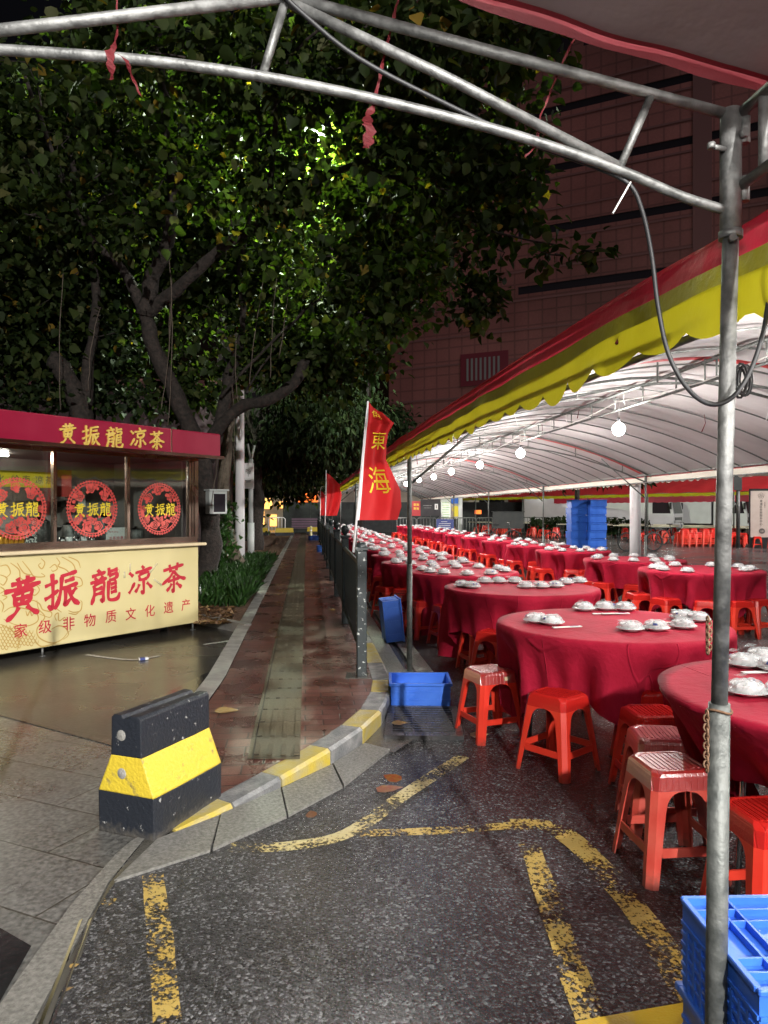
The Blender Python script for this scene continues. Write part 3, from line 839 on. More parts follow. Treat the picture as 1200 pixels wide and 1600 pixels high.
# ================================================================== trees
def leaf_mesh(name, centers, dirs, sizes, m, parent, seed, droop=.5, narrow=1.0):
    r = np.random.default_rng(seed)
    n = len(centers)
    t = dirs / np.linalg.norm(dirs, axis=1, keepdims=True)
    up = r.normal(size=(n, 3)) * .55 + np.array([0, 0, 1.0])
    s = np.cross(t, up); s /= np.linalg.norm(s, axis=1, keepdims=True)
    nn = np.cross(s, t)
    sh = np.array([[0, 0, 0], [-.36 * narrow, .12, .10], [-.46 * narrow, .42, .13], [-.26 * narrow, .75, .06], [0, 1.05, -.10], [.26 * narrow, .75, .06], [.46 * narrow, .42, .13], [.36 * narrow, .12, .10], [0, .45, 0]])
    V = centers[:, None, :] + sizes[:, None, None] * (sh[None, :, 0:1] * s[:, None, :] + sh[None, :, 1:2] * t[:, None, :] + sh[None, :, 2:3] * nn[:, None, :])
    V = V.reshape(-1, 3)
    fl = np.array([[0, 8, 2, 1], [8, 4, 3, 2], [0, 7, 6, 8], [8, 6, 5, 4]])
    Fc = (fl[None] + (np.arange(n) * 9)[:, None, None]).reshape(-1)
    me = bpy.data.meshes.new(name)
    nf = n * 4
    me.vertices.add(len(V)); me.vertices.foreach_set('co', V.astype(np.float32).ravel())
    me.loops.add(nf * 4); me.loops.foreach_set('vertex_index', Fc.astype(np.int32))
    me.polygons.add(nf); me.polygons.foreach_set('loop_start', np.arange(0, nf * 4, 4, dtype=np.int32))
    me.materials.append(m)
    me.update(calc_edges=True); me.validate()
    o = bpy.data.objects.new(name, me); COL.objects.link(o)
    if parent: o.parent = parent
    return o
GAP = ((497 - 600) / F, (797 - 214) / F, .030)
def crown(parent, base, blobs, m, seed, droop=.8, narrow=1.0, twigs=True):
    """blobs: (centre, radii, clumps, leaves per clump, leaf size, clump radius)"""
    r = np.random.default_rng(seed)
    C = []; D = []; Z = []
    tw = MB()
    for c, rad, nc, nl, ls, cr in blobs:
        c = np.array(c) - np.array(base); rad = np.array(rad)
        q = r.normal(size=(nc, 3)); q /= np.linalg.norm(q, axis=1, keepdims=True)
        q *= (r.random((nc, 1)) ** .42)
        q *= 1 + .22 * np.sin(q[:, 0:1] * 9 + seed) * np.cos(q[:, 1:2] * 7 + 2 * seed)
        cc = c + q * rad
        for k in range(nc):
            pw = cc[k] + np.array(base)
            if math.hypot(pw[0] / pw[1] - GAP[0], (pw[2] - CAMZ) / pw[1] - GAP[1]) < GAP[2] and pw[1] < 17.6: continue
            n = max(3, int(nl * 1.25 * r.uniform(.35, 1.6)))
            off = r.normal(size=(n, 3)) * np.array([1, 1, .7]) * cr
            pos = cc[k] + off
            C.append(pos)
            d = off * .6 + r.normal(size=(n, 3)) * cr * .8; d[:, 2] -= droop * cr
            D.append(d); Z.append(ls * 1.02 * r.uniform(.5, 1.25, n))
            if twigs and k % 3 == 0:
                p0 = cc[k] * .72 + c * .28 - np.array([0, 0, .15 * rad[2]])
                tw.tube([p0, (p0 + cc[k]) / 2 + r.normal(size=3) * .08, cc[k], cc[k] + r.normal(size=3) * cr * .8], [.014, .010, .007, .003], 4, cap=False)
    C = np.concatenate(C); D = np.concatenate(D); Z = np.concatenate(Z)
    o = leaf_mesh('crown', C, D, Z, m, parent, seed, droop, narrow)
    if twigs and tw.v: tag(tw.build('twigs', M['bark'], parent), kind='stuff')
    return o
def limb_pts(pts, seed, sub=4, wob=.04):
    r = random.Random(seed); out = []
    P_ = [Vector(p) for p in pts]
    for i in range(len(P_) - 1):
        p0 = P_[max(i - 1, 0)]; p1 = P_[i]; p2 = P_[i + 1]; p3 = P_[min(i + 2, len(P_) - 1)]
        for k in range(sub):
            t = k / sub
            v = .5 * ((2 * p1) + (p2 - p0) * t + (2 * p0 - 5 * p1 + 4 * p2 - p3) * t * t + (3 * p1 - p0 - 3 * p2 + p3) * t ** 3)
            out.append(v + Vector((r.uniform(-wob, wob), r.uniform(-wob, wob), r.uniform(-wob, wob) * .4)))
    out.append(P_[-1]); return out
def limbs(name, parent, base, specs, m, n=10):
    mb = MB(); b = Vector(base)
    for i, (pts, r0, r1) in enumerate(specs):
        q = [p - b for p in limb_pts(pts, i + 3, 4, .02)]
        k = len(q)
        rr = [r0 + (r1 - r0) * (j / (k - 1)) ** .8 for j in range(k)]
        rr = [x * (1 + .10 * math.sin(j * 2.1 + i)) for j, x in enumerate(rr)]
        mb.tube(q, rr, n)
    return mb.build(name, m, parent)

# ---- the big broad-leaved tree beside the kiosk
B0 = Vector((-3.42, 13.6, .08))
TA = empty('broadleaf_tree', B0, 0, 'big broad leaved tree with twisting dark limbs spreading over kiosk and path', 'tree')
fork = P(228, 492, 12.6)
limbs('trunk', TA, B0, [
    ([B0 + Vector((0, 0, -.1)), P(330, 850, 13.6), P(322, 760, 13.5), P(305, 690, 13.3), P(275, 620, 13.0), P(240, 545, 12.7), fork], .215, .12),
    ([fork, P(240, 430, 12.4), P(262, 380, 12.0), P(270, 290, 11.6), P(262, 200, 11.0), P(250, 90, 10.4), P(240, -60, 10)], .15, .05),
    ([fork, P(290, 440, 12.2), P(350, 385, 11.8), P(420, 340, 11.3), P(485, 290, 10.8), P(560, 255, 10.0), P(660, 230, 9.5), P(780, 250, 9.0)], .12, .025),
    ([fork, P(190, 420, 12.6), P(140, 370, 12.4), P(90, 260, 12.0), P(40, 120, 11.5)], .11, .03),
    ([P(318, 700, 13.4), P(370, 640, 13.2), P(420, 625, 12.9), P(458, 600, 12.7), P(472, 573, 12.6), P(476, 566, 12.6)], .115, .085),
    ([P(325, 720, 13.5), P(350, 640, 13.6), P(362, 580, 13.6), P(374, 545, 13.7)], .14, .10),
    ([P(374, 545, 13.7), P(380, 480, 13.6), P(375, 420, 13.4), P(400, 300, 13)], .07, .03),
    ([P(345, 620, 13.3), P(400, 560, 13.0), P(460, 500, 12.5), P(520, 450, 12), P(560, 430, 11.5)], .03, .012),
    ([P(385, 610, 13.2), P(440, 530, 12.9), P(500, 460, 12.4), P(545, 420, 12)], .02, .009),
    ([P(560, 255, 10.0), P(640, 290, 9.6), P(720, 340, 9.2), P(800, 370, 8.4), P(880, 385, 7.8)], .03, .008),
    ([P(420, 340, 11.3), P(430, 220, 9.8), P(440, 110, 8.8), P(520, 30, 8)], .05, .012),
], M['bark'])
mb = MB(); r_ = random.Random(5)
for px, y0, y1, dd in ((262, 430, 665, 12.3), (252, 470, 640, 12.5), (268, 400, 560, 12.2), (92, 420, 640, 12), (340, 690, 790, 13.1), (352, 700, 800, 13.2), (362, 600, 740, 13.2), (372, 520, 640, 13.1), (150, 480, 610, 12.4), (400, 440, 600, 12.7), (420, 430, 590, 12.8), (440, 420, 560, 12.6)):
    a = P(px + r_.uniform(-5, 14), y0, dd); b = P(px + r_.uniform(-14, 5), y1, dd)
    mb.tube(limb_pts([a - B0, (a + b) / 2 - B0 + Vector((r_.uniform(-.06, .06), 0, 0)), b - B0], px, 4, .01), [.006, .007, .007, .008, .008, .008, .008, .008, .009], 5)
mb.build('aerial_root', M['root'], TA)
bl = [
    (P(190, 260, 13.6), (3.5, .9, 3.1), 290, 22, .18, .36),
    (P(120, 250, 10.6), (1.7, .8, 1.5), 34, 18, .16, .28),
    (P(360, 240, 10.2), (1.5, .7, .9), 34, 18, .16, .28),
    (P(590, 340, 11.0), (2.1, 1.5, 1.6), 62, 18, .16, .30),
    (P(430, 50, 8.6), (2.6, 1.5, .9), 120, 20, .15, .28),
    (P(670, 150, 9.2), (1.3, 1.2, 1.3), 80, 20, .15, .26),
    (P(760, 300, 9.0), (.72, .7, .75), 42, 20, .145, .22),
    (P(700, 45, 7.4), (1.0, .8, .5), 42, 20, .14, .24),
    (P(830, 30, 6.6), (.35, .4, .28), 9, 14, .13, .16),
    (P(885, 388, 7.6), (.30, .25, .10), 6, 14, .13, .12),
    (P(742, 465, 9.6), (.25, .25, .55), 15, 16, .12, .13),
    (P(600, 450, 11.4), (.7, .7, .85), 22, 20, .15, .26),
    (P(480, 560, 13.6), (1.35, .8, .75), 75, 22, .15, .26),
    (P(360, 470, 14.0), (1.7, .8, 1.4), 85, 22, .15, .28),
    (P(30, 360, 13.0), (2.1, .9, 3.1), 150, 24, .17, .34),
    (P(300, 600, 14.0), (.8, .4, .7), 26, 18, .14, .24),
]
crown(TA, B0, bl, M['leaf'], 11)
# ---- tree behind the kiosk
B1 = Vector((-5.75, 13.4, 0))
TB = empty('broadleaf_tree', B1, 0, 'smaller dark broad leaved tree with a lopped stub rising straight behind the kiosk roof', 'tree')
limbs('trunk', TB, B1, [
    ([B1, P(128, 780, 13.4), P(130, 680, 13.3), P(118, 620, 13.2), P(95, 575, 13.0), P(76, 560, 12.9)], .26, .15),
    ([P(130, 680, 13.3), P(140, 560, 13.2), P(150, 470, 13.1), P(140, 370, 12.8), P(110, 240, 12.4)], .13, .04),
    ([P(-20, 600, 13.2), P(10, 650, 13.3), P(40, 690, 13.4), P(60, 760, 13.5)], .10, .16),
], M['bark'])
crown(TB, B1, [(P(90, 480, 14.4), (2.2, .7, 1.8), 150, 24, .16, .32), (P(-20, 520, 14.2), (1.4, .6, 1.5), 70, 24, .16, .32), (P(180, 610, 14.5), (1.6, .6, .75), 45, 20, .15, .3), (P(40, 620, 12.6), (.7, .4, .3), 9, 16, .14, .2)], M['leaf_dark'], 21)
# ---- tree round the street lamp
B2 = Vector((-3.15, 16.2, .1))
TC = empty('broadleaf_tree', B2, 0, 'tree with a pale trunk behind the grey box, its upper leaves lit by the lamp', 'tree')
limbs('trunk', TC, B2, [
    ([B2 + Vector((0, 0, -.1)), P(352, 830, 16.2), P(350, 760, 16.2), P(360, 640, 16.4), P(400, 480, 16.6), P(470, 330, 17), P(560, 260, 17.4)], .21, .05),
    ([P(400, 480, 16.6), P(420, 380, 17.2), P(400, 260, 17.6)], .08, .03),
    ([P(470, 330, 17), P(580, 330, 17), P(680, 330, 16.8)], .05, .02)], M['bark_pale'])
crown(TC, B2, [(P(615, 275, 17.3), (1.7, 1.2, 1.3), 150, 24, .18, .32), (P(420, 340, 18.6), (2.4, .7, 1.9), 90, 24, .18, .36), (P(620, 400, 16.8), (1.3, 1.2, 1.2), 80, 24, .17, .32), (P(500, 490, 17.2), (2.1, 1.0, 1.6), 150, 24, .17, .34), (P(660, 300, 16.5), (.9, 1.0, 1.1), 50, 22, .17, .3)], M['leaf'], 31)
# ---- drooping dark tree over the path
B3 = Vector((-4.55, 25.5, .1))
TD = empty('drooping_tree', B3, 0, 'dark drooping narrow leaved tree hanging over the far path beside the sign post', 'tree')
limbs('trunk', TD, B3, [
    ([B3 + Vector((0, 0, -.1)), P(402, 780, 25.5), P(400, 700, 25.6), P(420, 640, 26), P(470, 600, 26.4)], .30, .12),
    ([P(400, 700, 25.6), P(380, 620, 25.4), P(370, 560, 25)], .15, .06)], M['bark'])
crown(TD, B3, [(P(500, 660, 26), (2.3, 2.0, 1.8), 190, 26, .24, .36), (P(430, 700, 26.5), (1.6, 1.5, 1.2), 80, 26, .24, .36), (P(520, 580, 27), (1.8, 1.6, 1.2), 90, 26, .24, .36)], M['leaf_dark'], 41, 2.4, .5)
B4 = Vector((-6.2, 33, .1))
TE = empty('bushy_tree', B4, 0, 'bushy green tree low over the end of the path before the lit shop', 'tree')
limbs('trunk', TE, B4, [([B4 + Vector((0, 0, -.1)), P(393, 790, 33), P(410, 760, 33)], .2, .1)], M['bark'])
crown(TE, B4, [(P(440, 745, 33), (2.2, 1.6, 1.0), 120, 26, .24, .36), (P(390, 720, 32), (1.7, 1.4, 1.3), 80, 26, .24, .36), (P(370, 800, 30), (.9, 1.0, .9), 40, 24, .22, .3)], M['leaf'], 51, 1.4, .7)
B5 = Vector((-1.6, 46, 0))
TF = empty('bushy_tree', B5, 0, 'small black tree rising behind the red flag and tent roof', 'tree')
limbs('trunk', TF, B5, [([B5, P(570, 740, 46), P(595, 690, 46)], .2, .08)], M['bark'])
crown(TF, B5, [(P(600, 665, 46), (1.8, 1.5, 1.3), 110, 24, .3, .4), (P(560, 720, 46), (2.2, 1.5, 1.6), 90, 24, .3, .4)], M['leaf_dark'], 61, 1.2, .7)
B6 = Vector((6.9, 26, 0))
TG = empty('small_tree', B6, 0, 'slim tree with drooping fronds between the long tent and the red tent', 'tree')
limbs('trunk', TG, B6, [([B6, P(902, 800, 26), P(905, 740, 26), P(930, 715, 26)], .13, .06), ([P(905, 740, 26), P(960, 725, 22.5), P(1000, 728, 21.5)], .05, .02)], M['bark'])
crown(TG, B6, [(P(1003, 738, 21.5), (.5, .4, .35), 14, 18, .24, .16), (P(930, 735, 22.5), (.9, .5, .25), 18, 18, .24, .18), (P(880, 720, 23.6), (1.4, 1.0, .7), 40, 20, .24, .25)], M['leaf'], 71, 2.0, .45)
# long grass on the verge, ivy by the trunk
r = np.random.default_rng(3)
n = 8500
w = r.random(n)
yy = 10.4 + w * 9
xx = -1.42 - .108 * (yy - 6) - .12 - np.abs(r.normal(size=n)) * (.35 + .05 * (yy - 10))
C_ = np.stack([xx, yy, np.full(n, .1)], 1); D_ = np.stack([r.normal(size=n) * .4 + .15, r.normal(size=n) * .4 - .1, np.full(n, 1.0)], 1)
keep = (yy > 11.2) | (r.random(n) < .35)
o = leaf_mesh('verge_grass', C_[keep], D_[keep], r.uniform(.16, .36, n)[keep], M['grass'], None, 5, 0, .045)
tag(o, 'long green grass growing on the verge below the lamp post', 'grass', kind='stuff')
n = 330
ang = r.random(n)
C_ = np.stack([-3.36 + r.normal(size=n) * .10, 15.3 + r.normal(size=n) * .3, .2 + r.random(n) * 1.5], 1); D_ = np.stack([r.normal(size=n), r.normal(size=n) - .5, r.normal(size=n) * .5 - .6], 1)
o = leaf_mesh('ivy', C_, D_, r.uniform(.08, .16, n), M['grass'], None, 6, 0, .9)
tag(o, 'ivy climbing the pale trunk beside the lamp post', 'ivy', kind='stuff')
# litter of dry leaves on the verge
n = 900
yy = 8.9 + r.random(n) ** 1.6 * 4; xx = -1.62 - .108 * (yy - 6) - r.random(n) * (.35 + .7 * np.clip(yy - 8.9, 0, 1.5))
C_ = np.stack([xx, yy, np.full(n, .112)], 1); D_ = np.stack([r.normal(size=n), r.normal(size=n), r.normal(size=n) * .08], 1)
M['dry'] = leaf_mat('dry_leaves', [(0, (.09, .05, .025)), (.6, (.19, .10, .05)), (1, (.30, .2, .09))], .15, .7)
tag(leaf_mesh('leaf_litter', C_, D_, r.uniform(.05, .1, n), M['dry'], None, 8, 0, .8), 'dry brown leaf litter on the bare verge beside the kiosk', 'leaf litter', kind='stuff')
def fallen(px, py, s, a, m, lab, z=.008):
    g = G(px, py)
    o = leaf_mesh('fallen_leaf', np.array([[0, 0, .0]]), np.array([[math.cos(a), math.sin(a), .04]]), np.array([s]), m, None, int(px), 0, .9)
    o.location = (g.x, g.y, z); o.scale = (1, 1, .3); tag(o, lab, 'leaf', 'fallen leaves')
M['leaf_red'] = pbr('red_fallen_leaf', (.16, .014, .012), (.17, .09, .02), 40, .4)
M['leaf_yel'] = pbr('yellow_fallen_leaf', (.27, .18, .05), (.22, .13, .05), 40, .45)
M['leaf_brn'] = pbr('brown_fallen_leaf', (.10, .035, .02), (.16, .07, .03), 40, .45)
fallen(590, 1240, .15, .5, M['leaf_red'], 'red and gold fallen leaf on wet asphalt above the yellow line')
fallen(628, 1222, .12, 2.6, M['leaf_red'], 'small red fallen leaf touching the bigger red and gold one', .012)
fallen(490, 1280, .08, 1.9, M['leaf_brn'], 'dark brown leaf on the asphalt by the gutter slabs')
fallen(612, 1137, .11, .1, M['leaf_yel'], 'tan leaf lying on the storm grate', .03)
fallen(735, 1152, .13, .3, M['leaf_yel'], 'yellow leaf beneath the first red stool by the grate')
fallen(335, 1137, .16, .1, M['leaf_yel'], 'pale yellow leaf on the brick path behind the barrier', .115)
fallen(107, 1517, .03, .4, M['leaf_yel'], 'tiny yellow leaf in the slot drain, upper of two', .012)
fallen(97, 1558, .035, .9, M['leaf_yel'], 'tiny yellow leaf in the slot drain, lower of two', .012)
fallen(446, 912, .12, .2, M['leaf_yel'], 'tan leaf on the brick path near the grass', .115)
fallen(515, 966, .10, .5, M['leaf_yel'], 'tan leaf on the brick path near the fence foot', .115)
fallen(428, 1012, .08, .5, M['leaf_yel'], 'small tan leaf lying between the kerb strip and tactile paving', .115)
# ================================================================== the long dining tent
P0 = Vector((.79, 1.65, 0))
TL, TW_ = 41.0, 5.8
EAVE, RISE = 2.20, .80
W0 = -.45
def nudge(w): return .085 * math.exp(-max(w, 0) / 2.2)
def lowz(w): return .055 * math.exp(-max(w, 0) / 3)
def roofz(u, w=99):
    v = abs((u - TW_ / 2) / (TW_ / 2)); return EAVE - lowz(w) + RISE * (1 - v ** 1.7)
TT = empty('marquee', P0, AXR, 'long dining tent with pale lining, red and yellow scalloped edge and steel poles', 'tent')
def sag(u, w):
    return -.035 * abs(math.sin(math.pi * w / .72)) ** .8 * (1 if True else 0) * 0 + .022 * math.sin(2 * math.pi * w / .72) * math.sin(math.pi * u / TW_) + .012 * mnoise.noise(Vector((u * 1.1, w * .9, 2)))
mb = MB(); mb.grid(lambda a, b: (lambda w: (a * TW_ + nudge(w) * (1 - a), w, roofz(a * TW_, w) + sag(a * TW_, w)))(W0 + b * (TL - W0)), 22, 230); mb.build('roof_lining', M['roof_in'], TT)
mb = MB(); mb.grid(lambda a, b: (lambda w: (a * (TW_ + .06) - .03 + nudge(w) * (1 - a), w, roofz(min(max(a * (TW_ + .06) - .03, 0), TW_), w) + .02 + sag(a * TW_, w)))(W0 + b * (TL - W0)), 22, 230); mb.build('roof_sheet', M['roof_red'], TT)
# hoops, ridge beam, eave beams, cross bands
k = 0
w = .02
while w < TL:
    mb = MB(); main = (k % 8 == 0)
    pts = [(max(TW_ * i / 18, nudge(w) + .06), w, roofz(max(TW_ * i / 18, nudge(w) + .06), w) - .035) for i in range(19)]
    mb.tube(pts, .010 if not main else .017, 6)
    mb.build('hoop', M['galv_dull'], TT)
    w += .75; k += 1
for zz, rr, nm in ((EAVE + RISE - .06, .019, 'ridge_beam'), ):
    mb = MB(); mb.tube([(TW_ / 2, 0, zz), (TW_ / 2, TL, zz)], rr, 6); mb.tube([(TW_ / 2, 0, zz - .20), (TW_ / 2, TL, zz - .20)], .014, 6)
    w = .4
    while w < TL:
        mb.tube([(TW_ / 2, w, zz), (TW_ / 2, w, zz - .20)], .010, 5); w += .75
    mb.build('ridge_beam', M['galv_dull'], TT)
for u in (.0, TW_):
    mb = MB(); uu = lambda w_: u + ((nudge(w_) + .085) if u == 0 else -.05)
    mb.tube([(uu(w_), w_, EAVE - .01 - lowz(w_)) for w_ in (.05, 1, 2, 4, 8, 16, TL)], .017, 6); mb.tube([(uu(w_), w_, EAVE - .15 - lowz(w_)) for w_ in (.3, 1, 2, 4, 8, 16, TL)], .012, 6); mb.build('eave_beam', M['galv_dull'], TT)
for w in (5.1, 12.25, 18.5, 24.7, 31, 37.2):
    mb = MB(); mb.grid(lambda a, b: (a * TW_ * .98 + .03, w - .05 + .34 * b * (1 - .6 * a), roofz(a * TW_ * .98 + .03) - .006 + sag(a * TW_, w)), 20, 1); mb.build('seam_band', M['roof_red'], TT)
    # cross truss: lower chord with struts
    mb = MB()
    low = [(TW_ * i / 12, w, roofz(TW_ * i / 12) - .06 - .20 * (1 - abs(i - 6) / 6 * .6)) for i in range(13)]
    mb.tube(low, .015, 6)
    for i in (1, 3, 5, 6, 7, 9, 11): mb.tube([low[i], (low[i][0], w, roofz(low[i][0]) - .03)], .010, 5)
    for u in (.02, TW_ - .02):
        mb.tube([(u, w, EAVE - .45), (u + (.9 if u < 1 else -.9), w, roofz(.9) - .06)], .012, 5)
    mb.build('truss', M['galv_dull'], TT)
def dpole(u, w, r1, r2, split=1.0, top=EAVE):
    mb = MB(); mb.tube([(u, w, 0), (u, w, split)], r1, 12); mb.tube([(u, w, split), (u, w, top)], r2, 12)
    mb.tube([(u, w, top - .16), (u, w, top + .01)], r1, 12); mb.box((u, w, .004), (.12, .12, .008))
    return mb.build('pole', M['galv_dull'], TT)
for w in (5.1, 12.25, 18.5, 24.7, 31, 37.2):
    dpole(0, w, .026, .022); dpole(TW_, w, .024, .02)
# valances
def scal(w, per): return abs(math.sin(math.pi * w / per)) ** .6
def valance(u, z0, z1, z2, ma, mb_, nm, sgn, per=.27, wav=.012, thick=.003):
    def off(w, t): return (nudge(w) if sgn < 0 else 0) + sgn * (.028 + t * (.010 + wav * math.sin(w * 9.1 + math.sin(w * 2.3)) + .02 * mnoise.noise(Vector((w * 1.6, t * 2, u)))))
    N = int(TL / .027)
    def zt(w): return .02 * mnoise.noise(Vector((w * .8, 5, u))) - (lowz(w) if u == 0 else 0)
    WL = lambda b: W0 + b * (TL - W0)
    m1 = MB(); m1.grid(lambda a, b: (u + off(WL(b), a * .4), WL(b), z0 + (z1 - z0) * a + zt(WL(b))), 2, N // 3); m1.build(nm + '_band', ma, TT)
    m2 = MB(); m2.grid(lambda a, b: (u + off(WL(b), .4 + a * .6), WL(b), z1 + (z2 - .05 * scal(WL(b), per) * (1 + .5 * mnoise.noise(Vector((WL(b) * 1.3, 0, 9)))) - z1) * a + zt(WL(b)) + .012 * a * mnoise.noise(Vector((WL(b) * 5, 1, 3)))), 4, N)
    m2.build(nm, mb_, TT)
    # doubled upper half, its weaker light-through put into a darker yellow
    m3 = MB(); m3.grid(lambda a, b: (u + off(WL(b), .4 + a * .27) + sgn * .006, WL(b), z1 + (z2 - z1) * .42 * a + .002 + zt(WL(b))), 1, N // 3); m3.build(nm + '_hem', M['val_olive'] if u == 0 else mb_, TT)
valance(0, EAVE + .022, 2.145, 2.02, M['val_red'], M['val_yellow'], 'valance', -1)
valance(TW_, EAVE + .02, 2.16, 2.07, M['val_pink'], M['val_cream'], 'far_valance', 1, .25)
# ties hanging from the hoops
r_ = random.Random(12)
mbr = MB(); mbw = MB()
for k in range(30):
    w = r_.uniform(.6, 18); u = r_.choice([.05, .05, .1, 1.1, 2.9, 2.9, 4.2]); z = roofz(u) - .05
    l = r_.uniform(.12, .30)
    p = [(u, w, z), (u + r_.uniform(-.02, .02), w + r_.uniform(-.02, .02), z - l * .5), (u + r_.uniform(-.05, .05), w + r_.uniform(-.03, .03), z - l)]
    if k % 3: mbr.tube(p, [.004, .005, .008], 5)
    else: mbw.tube(p, [.004, .004, .004], 5)
mbr.build('red_ties', M['ribbon'], TT); mbw.build('white_ties', M['white_wire'], TT)

def T(u, w, z):
    c, s = math.cos(AXR), math.sin(AXR)
    return Vector((P0.x + u * c - w * s, P0.y + u * s + w * c, z))
# ------------------------------------------------------------------ bulbs on their string
bp = empty('light_bulb', (0, 0, 0), 0, 'x', 'light bulb')
mb = MB()
mb.lathe([(.001, -.108), (.036, -.098), (.062, -.072), (.075, -.034), (.072, -.002), (.052, .028), (.028, .045), (.017, .052)], 14); mb.build('globe', M['bulb'], bp)
mb = MB(); mb.lathe([(.018, .0525), (.02, .056), (.02, .10), (.008, .108), (.001, .109)], 12); mb.build('socket', M['black'], bp)
mb = MB(); mb.tube([(0, 0, .108), (.004, 0, .2), (0, 0, .30)], .004, 5); mb.build('flex', M['white_wire'], bp)
BW = [-4.6, -1.0, 3.0, 6.6, 10.5, 13.4, 16.4, 18.9, 21.6, 24.6, 27.8, 31.2, 34.4, 37.4]
wire = []
for i, w in enumerate(BW):
    u = 2.70
    p = T(u, w, 2.48 + (.0 if i % 2 else .02))
    n = i - 2
    lab = ('glowing bulb of the tent string, ' + (ORD[i - 3] + ' from the camera' if 3 <= i < 9 else '')) if 3 <= i < 9 else ('glowing bulb far down the string of the long tent' if i >= 9 else 'glowing bulb hanging from the tent edge out of frame near the camera')
    inst(bp, p, 0, lab, 'bulbs on the tent string')
    wire.append(p + Vector((0, 0, .30)))
# unseen bulbs added behind the camera to light the foreground
nbp = empty('light_bulb', (0, 0, 0), 0, 'x', 'light bulb')
mb = MB(); mb.lathe([(.001, -.108), (.036, -.098), (.062, -.072), (.075, -.034), (.072, -.002), (.052, .028), (.028, .045), (.017, .052)], 14); mb.build('globe', M['near_bulb'], nbp)
mb = MB(); mb.lathe([(.018, .0525), (.02, .056), (.02, .10), (.008, .108), (.001, .109)], 12); mb.build('socket', M['black'], nbp)
for u, w in ((-.9, -1.5), (1.7, -1.2)):
    inst(nbp, T(u, w, 2.32), 0, 'glowing bulb under the grey canopy behind the camera', 'bulbs under the grey canopy')
mb = MB(); mbp = []
for a, b in zip(wire[2:], wire[3:]):
    for t in (0, .25, .5, .75):
        mbp.append(a.lerp(b, t) - Vector((0, 0, .10 * math.sin(math.pi * t))))
mbp.append(wire[-1])
mb.tube(mbp, .006, 5); tag(mb.build('light_cable', M['white_wire']), 'white cable sagging along the tent ridge and feeding the bulbs', 'cable')
mb = MB(); q = [T(.12, w, 2.12 - .05 * math.sin(w * 1.1) ** 2) for w in [x * .5 for x in range(0, 60)]]
mb.tube(q, .008, 5); tag(mb.build('eave_cable', M['rubber']), 'black cable looping inside the yellow scalloped tent edge', 'cable')

# ------------------------------------------------------------------ the empty frame over the camera
CF = empty('canopy_frame', P0, AXR, 'bare galvanised gable frame with a tall scuffed post and grey canopy cloth overhead', 'canopy')
mb = MB(); mb.tube([(-.036, 0, 0), (-.026, 0, 1.06)], .0235, 16); mb.build('lower_post', M['galv_dull'], CF)
mb = MB(); mb.tube([(-.026, 0, 1.0602), (0, 0, 2.12)], .0178, 16); mb.build('upper_post', M['galv'], CF)
mb = MB(); mb.tube([(0, 0, 2.12), (0, 0, 2.41)], .0235, 16); mb.tube([(0, 0, 2.118), (0, 0, 2.135)], .0262, 16)
mb.tube([(.026, -.012, 2.20), (.026, -.012, 2.255)], .011, 8); mb.tube([(.026, -.012, 2.33), (.026, -.012, 2.39)], .012, 8)
mb.tube([(-.022, -.012, 2.315), (-.062, -.022, 2.315)], .006, 8); mb.tube([(-.060, -.022, 2.309), (-.060, -.022, 2.322)], .009, 6)
mb.tube([(.012, -.024, 2.345), (.014, -.036, 2.345)], .010, 6); mb.tube([(-.012, -.022, 2.11), (-.014, -.034, 2.11)], .009, 6)
mb.build('sleeve', M['galv'], CF)
def ch(t):      # height of the top chord at distance t to the left of the post
    return 2.40 + .19 * min(t, 2 - t)
mb = MB(); mb.tube([(0, 0, 2.40), (-.5, 0, ch(.5)), (-1.0, 0, 2.592)], .0125, 10); mb.tube([(-1.0, 0, 2.592), (-1.5, 0, ch(1.5)), (-2, 0, 2.40)], .0125, 10); mb.build('top_chord', M['galv'], CF)
low = [(0, 2.18), (.12, 2.21), (.27, 2.263), (.5, 2.325), (.75, 2.375), (1.0, 2.413), (1.25, 2.435), (1.5, 2.44), (1.75, 2.435), (2, 2.42)]
mb = MB(); mb.tube(limb_pts([(-t, .0, z) for t, z in low], 1, 4, 0), .011, 10); mb.build('lower_chord', M['galv'], CF)
mb = MB(); mb.tube([(-1.01, .0, 2.585), (-.65, 0, 2.44), (-.265, 0, 2.268)], .0115, 10); mb.build('brace', M['galv'], CF)
for a, b in (((-.19, 2.432), (-.265, 2.263)), ((-1.005, 2.585), (-1.055, 2.418))):
    mb = MB(); mb.tube([(a[0], 0, a[1]), (b[0], 0, b[1])], .0095, 8); mb.build('strut', M['galv'], CF)
mb = MB(); mb.tube([(.018, -.02, 2.40), (.03, -2.6, 2.40)], .0125, 10); mb.tube([(.018, -.015, 2.235), (.03, -2.6, 2.235)], .0125, 10)
for k in range(5): mb.tube([(.02, -.09 - .6 * k, 2.395), (.02, -.09 - .6 * k, 2.24)], .0115, 8)
mb.build('side_beam', M['galv'], CF)
mb = MB(); mb.tube([(-2, 0, 0), (-2, 0, 2.41)], .021, 12); mb.build('left_post', M['galv_dull'], CF)
def cz(x, y):
    t = -x
    return ch(min(max(t, -.3), 2.3)) + .045 + .05 * math.exp(-((t - .95) / .3) ** 2) + .05 * min(1, -y / .5) * (1 + mnoise.noise(Vector((x * 2, y * 2, 0)))) * .6 + .035 + .012 * mnoise.noise(Vector((x * 6, y * 6, 4)))
mb = MB(); mb.grid(lambda a, b: (.22 - 1.25 * a, -.04 - .42 * b, cz(.22 - 1.25 * a, -.04 - .42 * b)), 40, 14); mb.build('canopy_cloth', M['canopy'], CF)
